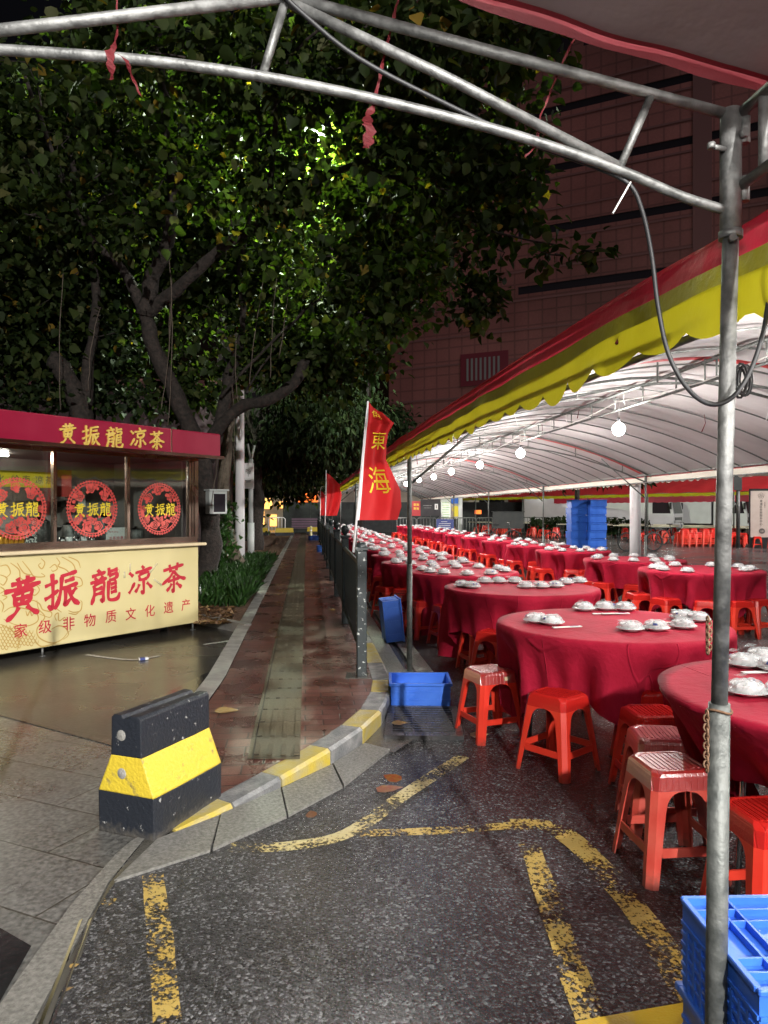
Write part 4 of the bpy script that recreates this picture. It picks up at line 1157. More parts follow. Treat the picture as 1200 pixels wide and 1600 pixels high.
mb = MB(); mb.grid(lambda a, b: (.22 - 1.25 * a, -.035 + .02 * b, cz(.22 - 1.25 * a, -.05) + .014 - .034 * b + .004 * math.sin(a * 20)), 40, 1); mb.grid(lambda a, b: (.22 - 1.25 * a, -.036 - .014 * b, cz(.22 - 1.25 * a, -.04 - .014 * b) - .006), 40, 2)
mb.build('hem', M['hem_red'], CF)
# red ribbons knotted on the frame
def ribbon(pts, ws, lab):
    mb = MB(); vs = []
    P_ = limb_pts(pts, 1, 5, .0012); W_ = []
    for i in range(len(ws) - 1): W_ += [ws[i] + (ws[i + 1] - ws[i]) * k / 5 for k in range(5)]
    W_.append(ws[-1]); pts = P_
    for i, ((x, y, z), w) in enumerate(zip(P_, W_)):
        w *= .62 * (1 + .35 * math.sin(i * 1.9)); t = .7 * math.sin(i * .55)
        vs += [(x - w * math.cos(t), y - w * math.sin(t), z + .3 * w), (x + w * math.cos(t), y + w * math.sin(t) , z - .3 * w)]
    mb.add(vs, [(2 * i, 2 * i + 1, 2 * i + 3, 2 * i + 2) for i in range(len(pts) - 1)])
    tag(mb.build('ribbon', M['ribbon']), lab, 'ribbon', 'red ribbons tied to the frame')
def PT(px, py, d): return P(px, py, d)
rb = 1.50
ribbon([PT(183, -30, 1.53), PT(184, 40, 1.52), PT(180, 70, rb), PT(172, 90, rb - .02), PT(176, 122, rb - .02), PT(168, 124, rb - .02)], [.003, .004, .008, .014, .010, .004], 'limp torn red ribbon tied round the lower steel bar, left of two')
ribbon([PT(184, 85, rb - .025), PT(197, 95, rb - .03), PT(208, 122, rb - .03), PT(220, 150, rb - .03)], [.006, .010, .006, .004], 'loose red ribbon tail hanging just beside the limp torn ribbon')
ribbon([PT(628, -20, 1.60), PT(612, 40, 1.59), PT(598, 100, 1.585), PT(585, 160, 1.57), PT(574, 185, 1.56), PT(578, 205, 1.55), PT(572, 232, 1.55)], [.005, .005, .006, .006, .018, .022, .012], 'red ribbon with a crumpled knotted tail where the lower bar passes the tree glow')
ribbon([PT(908, 42, 1.64), PT(880, 95, 1.62), PT(858, 150, 1.62), PT(842, 190, 1.61), PT(838, 225, 1.61), PT(820, 246, 1.6)], [.004, .004, .003, .003, .005, .003], 'thin red string slanting from the canopy hem down to the brace')
mb = MB(); mb.tube([PT(985, 285, 1.61), PT(972, 308, 1.60), PT(957, 334, 1.60)], .0022, 5); tag(mb.build('cable_tie', M['white_wire']), 'white cable tie tail sticking out of the lower bar by the black cable', 'cable tie')
mb = MB()
cp = [PT(440, -10, 1.52), PT(470, 20, 1.53), PT(560, 92, 1.55), PT(700, 165, 1.58), PT(830, 225, 1.61), PT(930, 262, 1.63), PT(982, 288, 1.63), PT(1003, 330, 1.62), PT(1018, 400, 1.60), PT(1028, 480, 1.58), PT(1045, 555, 1.56), PT(1075, 608, 1.55), PT(1110, 632, 1.555), PT(1145, 620, 1.56), PT(1172, 580, 1.57), PT(1192, 520, 1.58), PT(1203, 460, 1.60), PT(1235, 350, 1.6)]
mb.tube(limb_pts(cp, 2, 5, 0), .0052, 8); tag(mb.build('power_cable', M['rubber']), 'thick black cable running along the frame and drooping in a loop at the post', 'cable')
mb = MB()
for k, (dx, dy) in enumerate(((0, 0), (4, 3), (-3, 6), (7, 2))):
    pts = [PT(1158 + dx + 10 * math.cos(a), 592 + dy + 24 * math.sin(a), 3.2 + .02 * k) for a in [2 * math.pi * i / 14 for i in range(15)]]
    mb.tube(pts, .006, 5, cap=False)
tag(mb.build('coiled_cable', M['rubber']), 'small coil of black cable hanging behind the scuffed post', 'cable')
mb = MB()
for k in range(9):
    c = PT(1106 + (k % 2) * 2, 968 + 6.2 * k, 1.628); a = [2 * math.pi * i / 8 for i in range(9)]
    mb.tube([c + Vector((.006 * math.cos(x) if k % 2 else 0, .006 * math.cos(x) if not k % 2 else 0, .0075 * math.sin(x))) for x in a], .0022, 5, cap=False)
tag(mb.build('chain', M['rust']), 'short rusty chain on the scuffed post, upper of two', 'chain')
mb = MB()
for k in range(13):
    c = PT(1105 - (k % 2), 1115 + 7.2 * k, 1.628); a = [2 * math.pi * i / 8 for i in range(9)]
    mb.tube([c + Vector((.006 * math.cos(x) if k % 2 else 0, .006 * math.cos(x) if not k % 2 else 0, .0085 * math.sin(x))) for x in a], .0022, 5, cap=False)
c0 = T(-.026, 0, 1.045)
mb.tube([c0 + Vector((.026 * math.cos(x), .026 * math.sin(x), .004 * math.sin(2 * x))) for x in [2 * math.pi * i / 16 for i in range(17)]], .003, 5, cap=False)
tag(mb.build('chain', M['rust']), 'longer rusty chain looped round the post below the first one', 'chain')
# ------------------------------------------------------------------ street lamp and posts along the verge
lp = empty('street_lamp', G(375, 885, .1), 0, 'tall white lamp post on the grassy verge, its lit head hidden among leaves', 'street lamp')
b = lp.location
mb = MB(); mb.tube([(0, 0, -.1), (0, 0, 4.8), (0, 0, 11.0)], [.125, .10, .06], 16); mb.build('pole', M['white_paint'], lp)
hd = P(492, 212, b.y) - b
mb = MB(); mb.tube(limb_pts([(0, 0, 11.0), (hd.x * .35, 0, hd.z + .28), (hd.x - .25, 0, hd.z + .10)], 1, 5, 0), .045, 8); mb.build('arm', M['white_paint'], lp)
mb = MB(); mb.box((hd.x, 0, hd.z + .09), (.62, .26, .12), taper=.75); h = mb.build('head', M['grey_box'], lp)
mb = MB(); mb.lathe([(.001, -.15), (.09, -.13), (.14, -.08), (.16, .0), (.16, .028)], 14, (hd.x, 0, hd.z)); mb.build('lens', M['lens'], h)
fl_ = empty('flood_lamp', (2.6, -9, 0), 0, 'flood lamp on a steel pole behind the camera, aimed at kiosk and path', 'flood lamp')
mb = MB(); mb.tube([(0, 0, 0), (0, 0, 6.0)], [.09, .06], 12); mb.build('pole', M['galv_dull'], fl_)
aim = (Vector((-2.2, 9, .8)) - Vector((2.6, -9, 6.0))).normalized()
c = Vector((0, 0, 6.0)) + aim * .12; sx = aim.cross(Vector((0, 0, 1))).normalized(); sy = sx.cross(aim)
mb = MB(); f0 = c + aim * .10
mb.add([f0 + sx * a * .28 + sy * b_ * .20 for a, b_ in ((-1, -1), (1, -1), (1, 1), (-1, 1))] + [c - aim * .05 + sx * a * .2 + sy * b_ * .14 for a, b_ in ((-1, -1), (1, -1), (1, 1), (-1, 1))], [(0, 1, 5, 4), (1, 2, 6, 5), (2, 3, 7, 6), (3, 0, 4, 7), (7, 6, 5, 4)]); hh = mb.build('head', M['grey_box'], fl_)
mb = MB(); f0 = c + aim * .095
mb.add([f0 + sx * a * .05 + sy * b_ * .19 for a, b_ in ((-1, -1), (1, -1), (1, 1), (-1, 1))], [(0, 1, 2, 3)]); mb.build('lens', M['flood'], hh)
mb = MB(); e0, e1 = f0 + sx * .056, f0 + aim * .62 + sx * .085  # unseen plate added to keep the flood off tables and stools
mb.add([e0 - sy * .3, e0 + sy * .3, e1 + sy * .34, e1 - sy * .34] + [v + sx * .004 for v in (e0 - sy * .3, e0 + sy * .3, e1 + sy * .34, e1 - sy * .34)], [(0, 1, 2, 3), (7, 6, 5, 4), (0, 3, 7, 4), (1, 5, 6, 2), (2, 6, 7, 3), (0, 4, 5, 1)]); mb.build('shutter', M['black'], hh)
f2 = empty('flood_lamp', (21, 19, 0), 0, 'flood lamp on a steel pole outside the picture, aimed at the red tent', 'flood lamp')
mb = MB(); mb.tube([(0, 0, 0), (0, 0, 8)], [.09, .06], 12); mb.build('pole', M['galv_dull'], f2)
aim = (Vector((11, 33, .8)) - Vector((21, 19, 8))).normalized()
c = Vector((0, 0, 8)) + aim * .12; sx = aim.cross(Vector((0, 0, 1))).normalized(); sy = sx.cross(aim)
mb = MB(); f0 = c + aim * .10
mb.add([f0 + sx * a * .28 + sy * b_ * .20 for a, b_ in ((-1, -1), (1, -1), (1, 1), (-1, 1))] + [c - aim * .05 + sx * a * .2 + sy * b_ * .14 for a, b_ in ((-1, -1), (1, -1), (1, 1), (-1, 1))], [(0, 1, 5, 4), (1, 2, 6, 5), (2, 3, 7, 6), (3, 0, 4, 7), (7, 6, 5, 4)]); hh = mb.build('head', M['grey_box'], f2)
mb = MB(); f0 = c + aim * .095
mb.add([f0 + sx * a * .26 + sy * b_ * .18 for a, b_ in ((-1, -1), (1, -1), (1, 1), (-1, 1))], [(0, 1, 2, 3)]); mb.build('lens', M['flood2'], hh)
sp = empty('sign_post', G(392, 866, .1), 0, 'thinner grey post carrying a small pale sign beside the white lamp post', 'sign post')
b = sp.location
mb = MB(); mb.tube([(0, 0, -.1), (0, 0, 1.0)], .11, 12); mb.tube([(0, 0, 1.0), (0, 0, 3.0)], .075, 12); mb.tube([(0, 0, 2.95), (-.10, 0, 3.5)], .035, 8); mb.tube([(0, 0, 2.95), (.12, 0, 3.45)], .035, 8); mb.build('post', M['grey_box'], sp)
mb = MB(); mb.box((-.06, -.10, 2.48), (.34, .05, .80)); s = mb.build('board', M['white_paint'], sp)
mb = MB()
for k in range(6):
    a = math.pi * k / 3
    mb.lathe([(.0, 0), (.001, 0)], 3)
    mb.tube([(-.06 + .02 * math.cos(a), -.128, 2.62 + .02 * math.sin(a)), (-.06 + .085 * math.cos(a), -.128, 2.62 + .085 * math.sin(a)), (-.06 + .07 * math.cos(a + .5), -.128, 2.62 + .07 * math.sin(a + .5))], .006, 4)
mb.box((-.06, -.127, 2.50), (.012, .004, .09)); mb.box((-.06, -.127, 2.33), (.20, .004, .02)); mb.box((-.06, -.127, 2.29), (.15, .004, .02)); mb.build('emblem', M['kiosk_dark'], s)
bx = empty('meter_box', P(338, 785, 13.25), R(35), 'grey meter box with a dark glass front fixed to the tree trunk', 'box')
mb = MB(); mb.box((0, 0, 0), (.34, .20, .42), bev=.01); mb.box((0, -.015, .225), (.38, .27, .025)); mb.build('case', M['grey_box'], bx)
mb = MB(); mb.box((.173, 0, -.01), (.006, .15, .33)); mb.box((0.02, -.103, -.01), (.22, .006, .33)); mb.build('window', M['slot'], bx)
# ================================================================== the tea kiosk
KC = Vector((-2.31, 9.0, 0)); KA = math.atan2(.825, .565)
KI = empty('tea_kiosk', KC, KA, 'cream and maroon tea kiosk on small wheels with glazed upper half and gold lettering', 'kiosk')
def kx(px, off=0.0):     # local x on the kiosk front (moved forward by off) of a picture column
    k = (px - 600) / F; cx, cy = KC.x + off * .825, KC.y - off * .565
    return (k * cy - cx) / (.565 - .825 * k)
def kzz(px, py, off=0.0):
    s = kx(px, off); d = KC.y - off * .565 + .825 * s
    return CAMZ + (797 - py) / F * d, d
KW, KD = 3.7, 1.7
mb = MB(); mb.box((-KW / 2, .02, .585), (KW, .04, .955), bev=.006); mb.box((-.02, KD / 2 + .02, .585), (.04, KD, .95)); mb.box((-KW / 2, KD, .585), (KW, .04, .95)); mb.box((-KW + .02, KD / 2, .585), (.04, KD - .08, .95)); mb.box((-KW / 2, KD / 2, .13), (KW - .1, KD - .1, .03))
mb.build('counter_front', M['cream'], KI)
mb = MB(); mb.box((-KW / 2 + .02, .0, 1.08), (KW + .1, .16, .035), bev=.008); mb.build('counter_ledge', M['ledge'], KI)
mb = MB(); mb.box((-KW / 2, .12, 1.115), (KW, .2, .035)); mb.box((-KW / 2, KD / 2 + .1, 1.06), (KW - .1, KD - .3, .02)); mb.build('counter_top', M['brass'], KI)
# roof band
RF = .17
zt, zb = 2.44, 2.145
mb = MB(); mb.box((-KW / 2 - .02, KD / 2 - .05, (zt + zb) / 2), (KW + .32, KD + .40, zt - zb), bev=.012); rf = mb.build('roof', M['maroon'], KI)
mb = MB(); mb.box((-KW / 2 - .02, -.275, zb + .002), (KW + .34, .06, .035)); mb.box((-.62, -.2545, 2.29), (.012, .012, .29)); mb.build('trim', M['brass'], rf)
fy = -.253
it = []
for ch, px, py, h in (('黄', 105, 678, 33), ('振', 141, 681, 33), ('龍', 178, 684, 33), ('凉', 215, 685, 32), ('茶', 244, 688, 30)):
    z, d = kzz(px, py, .25); it.append((ch, kx(px, .25), z, h * d / F))
brush_lettering('gold_letter', it, rf, M['gold'], fy - .012, .08, .012, .95, 12)
# glazing
g0 = 1.135; g1 = 2.14
ms = [kx(88), kx(203), kx(299)]
ms = [ms[0] - (ms[1] - ms[0]) * 1.02] + ms
ms = [ms[0] - (ms[1] - ms[0])] + ms
for i, x in enumerate(ms):
    mb = MB(); mb.box((x, .045, (g0 + g1) / 2), (.036, .05, g1 - g0)); mb.build('mullion', M['brass'], KI)
mb = MB(); mb.box((-.012, .06, (g0 + g1) / 2), (.06, .08, g1 - g0)); mb.box((-.065, .05, (g0 + g1) / 2), (.022, .05, g1 - g0)); mb.build('corner_post', M['brass'], KI)
mb = MB(); mb.box((-KW / 2, .045, g1 - .012), (KW, .048, .05)); mb.box((-KW / 2, .045, g0 + .012), (KW, .048, .05)); mb.build('window_rail', M['brass'], KI)
def decal(cx, cz, rr, par):
    mb = MB()
    def ann(r0, r1, n=56, z=0):
        vs = []
        for k in range(n):
            a = 2 * math.pi * k / n
            vs += [(cx + r0 * math.cos(a), z, cz + r0 * math.sin(a)), (cx + r1 * math.cos(a), z, cz + r1 * math.sin(a))]
        mb.add(vs, [(2 * k, 2 * ((k + 1) % n), 2 * ((k + 1) % n) + 1, 2 * k + 1) for k in range(n)])
    def disc(x, z, r, n=12, y=-.001, lob=0, ph=0, fac=.22):
        n = n if not lob else lob * 6
        vs = [(x, y, z)] + [(x + r * (1 + (fac * math.cos(lob * 2 * math.pi * k / n + ph) if lob else 0)) * math.cos(2 * math.pi * k / n), y, z + r * (1 + (fac * math.cos(lob * 2 * math.pi * k / n + ph) if lob else 0)) * math.sin(2 * math.pi * k / n)) for k in range(n)]
        mb.add(vs, [(0, 1 + (k + 1) % n, 1 + k) for k in range(n)])
    ann(rr * .955, rr * .985); ann(rr * .86, rr * .90)
    for k in range(52):
        a = 2 * math.pi * k / 52
        disc(cx + rr * .93 * math.cos(a), cz + rr * .93 * math.sin(a), rr * .030, 6); disc(cx + rr * 1.0 * math.cos(a), cz + rr * 1.0 * math.sin(a), rr * .026, 6)
    q = random.Random(int(cz * 1000 + cx * 77))
    for k in range(92):
        a = q.uniform(0, 2 * math.pi)
        lowr = .30 if math.sin(a) < -.35 else .58
        rad = q.uniform(lowr, .86); 
        if math.sin(a) > .2 and q.random() < .35: continue
        if abs(rad * math.sin(a)) < .2 and rad < .8: continue
        disc(cx + rr * rad * math.cos(a), cz + rr * rad * math.sin(a), rr * q.uniform(.03, .075), 9, -.001 - .00003 * k, q.choice([0, 5, 5, 6]), q.uniform(0, 6))
    for a, rad, s in ((95, .72, .16), (45, .66, .15), (140, .66, .17), (0, .76, .11), (180, .76, .12), (215, .74, .13), (325, .74, .13), (250, .66, .17), (290, .66, .17), (270, .45, .12)):
        a = R(a); x, z = cx + rr * rad * math.cos(a), cz + rr * rad * math.sin(a)
        for s0, s1 in ((.75, 1.0), (.4, .58), (.0, .22)):
            n = 20; vs = []
            for k in range(n):
                t = 2 * math.pi * k / n; w_ = 1 + .12 * math.cos(5 * t)
                vs += [(x + rr * s * s0 * w_ * math.cos(t), -.006, z + rr * s * s0 * w_ * math.sin(t)), (x + rr * s * s1 * w_ * math.cos(t), -.006, z + rr * s * s1 * w_ * math.sin(t))]
            mb.add(vs, [(2 * k, 2 * ((k + 1) % n), 2 * ((k + 1) % n) + 1, 2 * k + 1) for k in range(n)])
    return mb
for i in range(len(ms) - 1):
    a, b = ms[i], ms[i + 1]
    mb = MB(); mb.box(((a + b) / 2, .045, (g0 + g1) / 2), (b - a - .037, .006, g1 - g0 - .072)); w = mb.build('window', M['glass'], KI)
    if i >= 1:
        cx = (kx((30, 148, 253)[i - 1]))
        mb = decal(cx, 1.515, .305, w)
        for v in range(len(mb.v)):
            x, y, z = mb.v[v]; mb.v[v] = (x, .038 + y * .5, z)
        mb.build('paper_cut', M['decal'], w)
        brush_lettering('decal_letter', [(c, cx + dx, 1.505 + dz, .15) for c, dx, dz in (('黄', -.155, -.008), ('振', 0, 0), ('龍', .15, .004))], w, M['gold_flat'], .032, .04, 0, .95, 10.5)
# panel lettering
it = []
for ch, px, py, h in (('黄', 35, 934, 66), ('振', 96, 923, 60), ('龍', 164, 915, 54), ('凉', 219, 908, 46), ('茶', 271, 903, 47)):
    z, d = kzz(px, py); it.append((ch, kx(px), z, h * d / F))
brush_lettering('red_letter', it, KI, M['red_ink'], -.0025, .11, 0, 1.0, 14)
it = []
for ch, px, py in zip('家级非物质文化遗产', (32, 70, 107, 140, 173, 204, 234, 263, 290), (985, 979, 974, 969, 963, 959, 954, 949, 945)):
    z, d = kzz(px, py); it.append((ch, kx(px), z, .135))
lettering('red_letters', it, KI, M['red_ink'], -.0025, .008)
mb = MB(); z, d = kzz(183, 893); x0 = kx(183)
n = 24
for r0, r1 in ((.026, .030),):
    vs = []
    for k in range(n):
        a = 2 * math.pi * k / n; vs += [(x0 + r0 * math.cos(a), -.0025, z + r0 * math.sin(a)), (x0 + r1 * math.cos(a), -.0025, z + r1 * math.sin(a))]
    mb.add(vs, [(2 * k, 2 * ((k + 1) % n), 2 * ((k + 1) % n) + 1, 2 * k + 1) for k in range(n)])
mb.build('trade_mark', M['red_ink'], KI)
lettering('trade_mark', [('R', x0, z, .03)], KI, M['red_ink'], -.0025, .01)
# line drawing of a scaly dragon with curling mane on the panel
mb = MB()
def ln(pts, w=.006):
    q = limb_pts([Vector((x, 0, z)) for x, z in pts], 1, 5, 0); vs = []
    for i, p in enumerate(q):
        t = (q[min(i + 1, len(q) - 1)] - q[max(i - 1, 0)]); t.normalize(); nn = Vector((-t.z, 0, t.x)); ww = w * (.5 + .5 * math.sin(math.pi * min(1, (i + .4) / len(q) * 1.1)))
        vs += [(p.x + nn.x * ww / 2, -.0018, p.z + nn.z * ww / 2), (p.x - nn.x * ww / 2, -.0018, p.z - nn.z * ww / 2)]
    mb.add(vs, [(2 * i, 2 * i + 2, 2 * i + 3, 2 * i + 1) for i in range(len(q) - 1)])
def D(u_, v_):       # picture point on the panel -> local x, z
    z, d = kzz(u_, v_); return (kx(u_), z)
def dl(pts, w=.006): ln([D(a, b) for a, b in pts], w)
zm = 3.75
def q(px, py): return (px / zm, 850 + py / zm)
for pts in ([(330, 80), (350, 110), (340, 130), (385, 150), (410, 180), (405, 210)], [(360, 75), (420, 110), (440, 150), (430, 185)], [(400, 75), (455, 100), (470, 140)],
            [(420, 190), (470, 200), (480, 240), (440, 250), (450, 220)], [(290, 140), (320, 120), (335, 145), (310, 160), (300, 150)], [(240, 85), (262, 110), (245, 145), (225, 125), (240, 110)],
            [(130, 100), (170, 150), (200, 190), (262, 190), (240, 170)], [(100, 110), (140, 170), (190, 180)], [(60, 110), (110, 150), (120, 200), (160, 215)], [(0, 130), (40, 125), (60, 170), (30, 200)], [(0, 180), (40, 200), (20, 240), (0, 230)],
            [(180, 240), (210, 240), (230, 270), (205, 300), (185, 290), (190, 265), (210, 270)], [(150, 235), (190, 225), (235, 245)], [(140, 340), (190, 330), (230, 350), (250, 385), (300, 400), (290, 430), (230, 410)],
            [(20, 400), (70, 370), (150, 380), (210, 400), (220, 450), (160, 480), (80, 470), (20, 440)], [(150, 390), (160, 420), (175, 392), (185, 420), (200, 398)], [(215, 330), (225, 380), (260, 420), (250, 450), (215, 500), (230, 550), (300, 580), (360, 560), (395, 520), (420, 500)],
            [(330, 450), (320, 420), (340, 405), (345, 450), (380, 430), (375, 470)], [(300, 500), (340, 480), (380, 490), (400, 530), (370, 560)], [(400, 390), (430, 400), (470, 390), (480, 345), (470, 330)], [(400, 405), (440, 412), (460, 400)], [(330, 300), (345, 345), (330, 375), (360, 400)],
            [(0, 330), (20, 360), (10, 400)], [(0, 470), (60, 500), (110, 560), (100, 620)], [(200, 560), (240, 600), (330, 580)], [(0, 250), (25, 270), (0, 290)], [(10, 300), (40, 310), (15, 330)]):
    dl([q(*p) for p in pts], .013)
for j in range(11):                  # rows of scales
    for i in range(13):
        x = -6 + i * 21 + (10 if j % 2 else 0); y = 480 + j * 18 + (i - 4) * 2
        if x > 205 - abs(j - 4) * 8 or y > 660 - x * .17 or y < 470 + max(0, x - 90) * .4: continue
        if D(*q(x + 10, y + 22))[1] < .135: continue
        dl([q(x, y), q(x + 4, y + 14), q(x + 11, y + 19), q(x + 18, y + 14), q(x + 21, y)], .009)
mb.build('dragon_drawing', M['ochre_ink'], KI)
mb = MB()
for a, b in (((233, 895), (245, 880)), ((240, 905), (252, 914)), ((194, 893), (194, 903)), ((203, 880), (203, 892))):
    (x0, z0), (x1, z1) = D(*a), D(*b); mb.tube([(x0, -.002, z0), (x1, -.002, z1)], .012, 5)
mb.build('tape_scrap', film_mat('old_tape', .55, (.75, .7, .5), .2, 20, .4), KI)
# inside: back wall, shelf, banner, lamp, wheels
mb = MB(); mb.box((-KW / 2, KD - .06, 1.6), (KW - .08, .03, 1.06)); mb.build('back_wall', M['kiosk_in'], KI)
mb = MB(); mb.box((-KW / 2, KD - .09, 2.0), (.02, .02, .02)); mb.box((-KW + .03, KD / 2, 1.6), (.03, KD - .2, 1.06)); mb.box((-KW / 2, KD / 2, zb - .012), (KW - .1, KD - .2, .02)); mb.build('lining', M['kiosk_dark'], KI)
mb = MB()
for zz in (1.30, 1.62): mb.box((-KW / 2 - .3, KD - .22, zz), (KW - .9, .28, .02))
mb.box((-1.55, KD - .2, 1.35), (.5, .3, .62)); mb.box((-.75, KD - .25, 1.30), (.35, .35, .48)); mb.build('shelf', M['kiosk_in'], KI)
mb = MB(); mb.box((-.045, KD / 2 + .1, 1.6), (.02, KD - .3, 1.06)); mb.build('end_wall', M['kiosk_in'], KI)
mb = MB(); mb.box((kx(30), .55, 1.83), (1.35, .01, .17)); bn = mb.build('inner_banner', M['gold_flat'], KI)
mb = MB(); mb.box((kx(30) + .80, .56, 1.80), (.22, .01, .30)); mb.build('inner_banner', M['decal'], KI)
x0 = kx(30)
lettering('banner_letters', [(c, x0 - .25 + .115 * i + (.05 if i > 3 else 0) + (.03 if i > 5 else 0), 1.83, .085) for i, c in enumerate('中华文化岭南凉茶')], bn, M['kiosk_dark'], .543, .006)
mb = MB(); mb.tube([(-2.9, .9, 2.10), (-1.9, .9, 2.10)], .013, 8); mb.build('lamp_tube', M['kiosk_tube'], KI)
for x in (-.25, -1.8, -3.4):
    mb = MB(); mb.tube([(x - .02, .35, .06), (x + .02, .35, .06)], .058, 14); mb.box((x, .35, .09), (.06, .05, .06)); mb.build('wheel', M['rubber'], KI)
for x in (-.04, -2.0):
    mb = MB(); mb.tube([(x, .06, .0), (x, .06, .12)], .012, 8); mb.tube([(x, .06, 0), (x, .06, .012)], .035, 10); mb.build('jack', M['galv'], KI)
def KL(x, y, z): return Vector((KC.x + x * .565 - y * .825, KC.y + x * .825 + y * .565, z))
# things standing on the counter
cp_ = empty('drink_can', (0, 0, 0), 0, 'x', 'can')
mb = MB(); mb.lathe([(.001, 0), (.026, .0), (.03, .006), (.03, .118), (.026, .128)], 14); mb.build('body', M['orange'], cp_)
mb = MB(); mb.lathe([(.026, .128), (.027, .131), (.001, .129)], 14); mb.build('lid', M['chrome'], cp_)
for i, px in enumerate((12, 20, 28, 36, 44)):
    inst(cp_, KL(kx(px), .13, 1.133), i, ORD[i] + ' from the kiosk edge of the orange cans lined up behind the glass', 'orange cans on the kiosk counter')
nb = empty('napkin_holder', KL(kx(58), .15, 1.133), KA, 'speckled napkin holder standing next to the orange cans', 'napkin holder')
mb = MB(); mb.box((0, 0, .075), (.12, .1, .15), bev=.006); mb.build('case', pbr('speckled_case', (.05, .05, .05), (.7, .7, .66), 55, .4, lo=.48, hi=.52), nb)
mb = MB(); mb.box((0, -.052, .09), (.05, .004, .02)); mb.build('slot', M['black'], nb)
pc = empty('price_card', KL(kx(196), .14, 1.133), KA, 'white price card with red lettering leaning inside the middle window', 'card')
mb = MB(); mb.box((0, 0, .085), (.30, .006, .17)); mb.build('card', M['paper'], pc)
lettering('card_letters', [(c, -.1 + .05 * i, .05, .04) for i, c in enumerate('凉茶特惠装')], pc, M['red_ink'], -.005, .01)
lettering('card_letters', [(c, -.1 + .03 * i, .12, .022) for i, c in enumerate('中华文化')], pc, M['red_ink'], -.005, .005)
for i, px in enumerate((110, 122, 133, 145, 157)):
    cupm = MB(); cupm.lathe([(.001, 0), (.028, 0), (.036, .08), (.034, .08), (.026, .004), (.001, .004)], 12)
    o = cupm.build('tea_cup', M['china' if i % 2 else 'chrome']); o.location = KL(kx(px), .16, 1.133)
    tag(o, ORD[i] + ' from the left of the little cups behind the middle window glass', 'cup', 'cups on the kiosk counter')
for i, px in enumerate((10, 22, 34, 46)):
    jm = MB(); jm.lathe([(.001, 0), (.04, 0), (.042, .10), (.03, .115), (.03, .13), (.001, .131)], 12)
    o = jm.build('jar', M['china']); o.location = KL(kx(px) - .75, KD - .25, 1.312)
    tag(o, ORD[i] + ' from the left of the pale jars on the shelf inside the kiosk', 'jar', 'jars on the kiosk shelf')

# ================================================================== fence, flags
FN = empty('railing', (-.19, 6.1, .1), 0, 'long dark iron railing with ball topped posts between path and tables', 'fence')
FD = [6.1 + 2.8 * k for k in range(12)]
def FX(d): return -.103 * (d - 6.1)
for k, d in enumerate(FD):
    mb = MB(); c = (FX(d), d - 6.1, 0)
    mb.box((c[0], c[1], .53), (.085, .085, 1.06), rz=AXR, bev=.008)
    mb.box((c[0], c[1], 1.075), (.11, .11, .03), rz=AXR, bev=.006)
    if k: mb.lathe([(.02, 1.09), (.022, 1.10), (.045, 1.13), (.052, 1.16), (.045, 1.19), (.02, 1.212), (.001, 1.216)], 12, (c[0], c[1], 0))
    else: mb.lathe([(.05, 1.09), (.048, 1.11), (.03, 1.128), (.001, 1.134)], 12, (c[0], c[1], 0))
    mb.build('post', M['fence_chipped'] if k == 0 else M['fence'], FN)
for k in range(len(FD) - 1):
    a, b = FD[k], FD[k + 1]
    mb = MB(); 
    for zz in (.20, .93): mb.tube([(FX(a), a - 6.1 + .05, zz), (FX(b), b - 6.1 - .05, zz)], .024, 6, smooth=False)
    mb.build('rail', M['fence'], FN)
    mb = MB()
    for j in range(1, 24):
        d = a + (b - a) * j / 24; mb.box((FX(d), d - 6.1, .565), (.022, .05, .69), rz=AXR)
    mb.build('bars', M['fence'], FN)
mb = MB(); mb.box((0.0, 0, -.0085), (.26, .22, .03)); mb.build('foot', M['concrete_dark'], FN)

def flag(base, top, rows, chars, lab, name='flag', pr=.012):
    """rows: (z, half profile left x, right x, bulge)"""
    fl = empty(name, base, 0, lab, 'flag', 'red flags along the railing')
    tv = top - base
    mb = MB(); mb.tube([(0, 0, 0), tv * .5, tv], [pr, pr * .9, pr * .8], 8); mb.build('pole', M['white_paint'], fl)
    def surf(a, b):
        f = b * (len(rows) - 1); i = min(int(f), len(rows) - 2); t = f - i
        t = t * t * (3 - 2 * t) * .3 + t * .7
        z, w, wob = [rows[i][j] * (1 - t) + rows[i + 1][j] * t for j in range(3)]
        ax = tv * (z / tv.z)
        x = ax.x + .008 + w * a; dz = -.02 * a * w * 4 * (1 - b) - .10 * a * a * (0 if b > .35 else (1 - b / .35)) * 0
        y = ax.y - .035 * math.sin(a * 5.2 + b * 4) * a - wob * .10 * math.sin(a * 8 + b * 2.2)
        return Vector((x, y, z - .06 * a * (1 - b) + .03 * wob * a))
    mb = MB(); mb.grid(lambda a, b: surf(a, b), 22, 40); mb.build('cloth', M['flag'], fl)
    mb = MB(); mb.grid(lambda a, b: surf(a * .06, b) + Vector((-.004, -.004, 0)), 2, 30); mb.build('sleeve', M['white_paint'], fl)
    if chars:
        for c, a0, b0, sz, asp in chars:
            v, f = glyph(c, .012); w0 = (surf(1, b0) - surf(0, b0)).length; H = (surf(.3, 0) - surf(.3, 1)).length
            m2 = MB()
            pts = []
            for x, z in v:
                aa = min(max(a0 + x * sz * asp / w0, .01), .99); bb = min(max(b0 - z * sz / H, .005), .995)
                pts.append(surf(aa, bb) + Vector((0, -.006, 0)))
            m2.add(pts, f)
            m2.build('letter', M['gold_flat'], fl)
    return fl
fb = Vector((-.305, 7.18, 1.08)); ft = P(575, 627, 7.2)
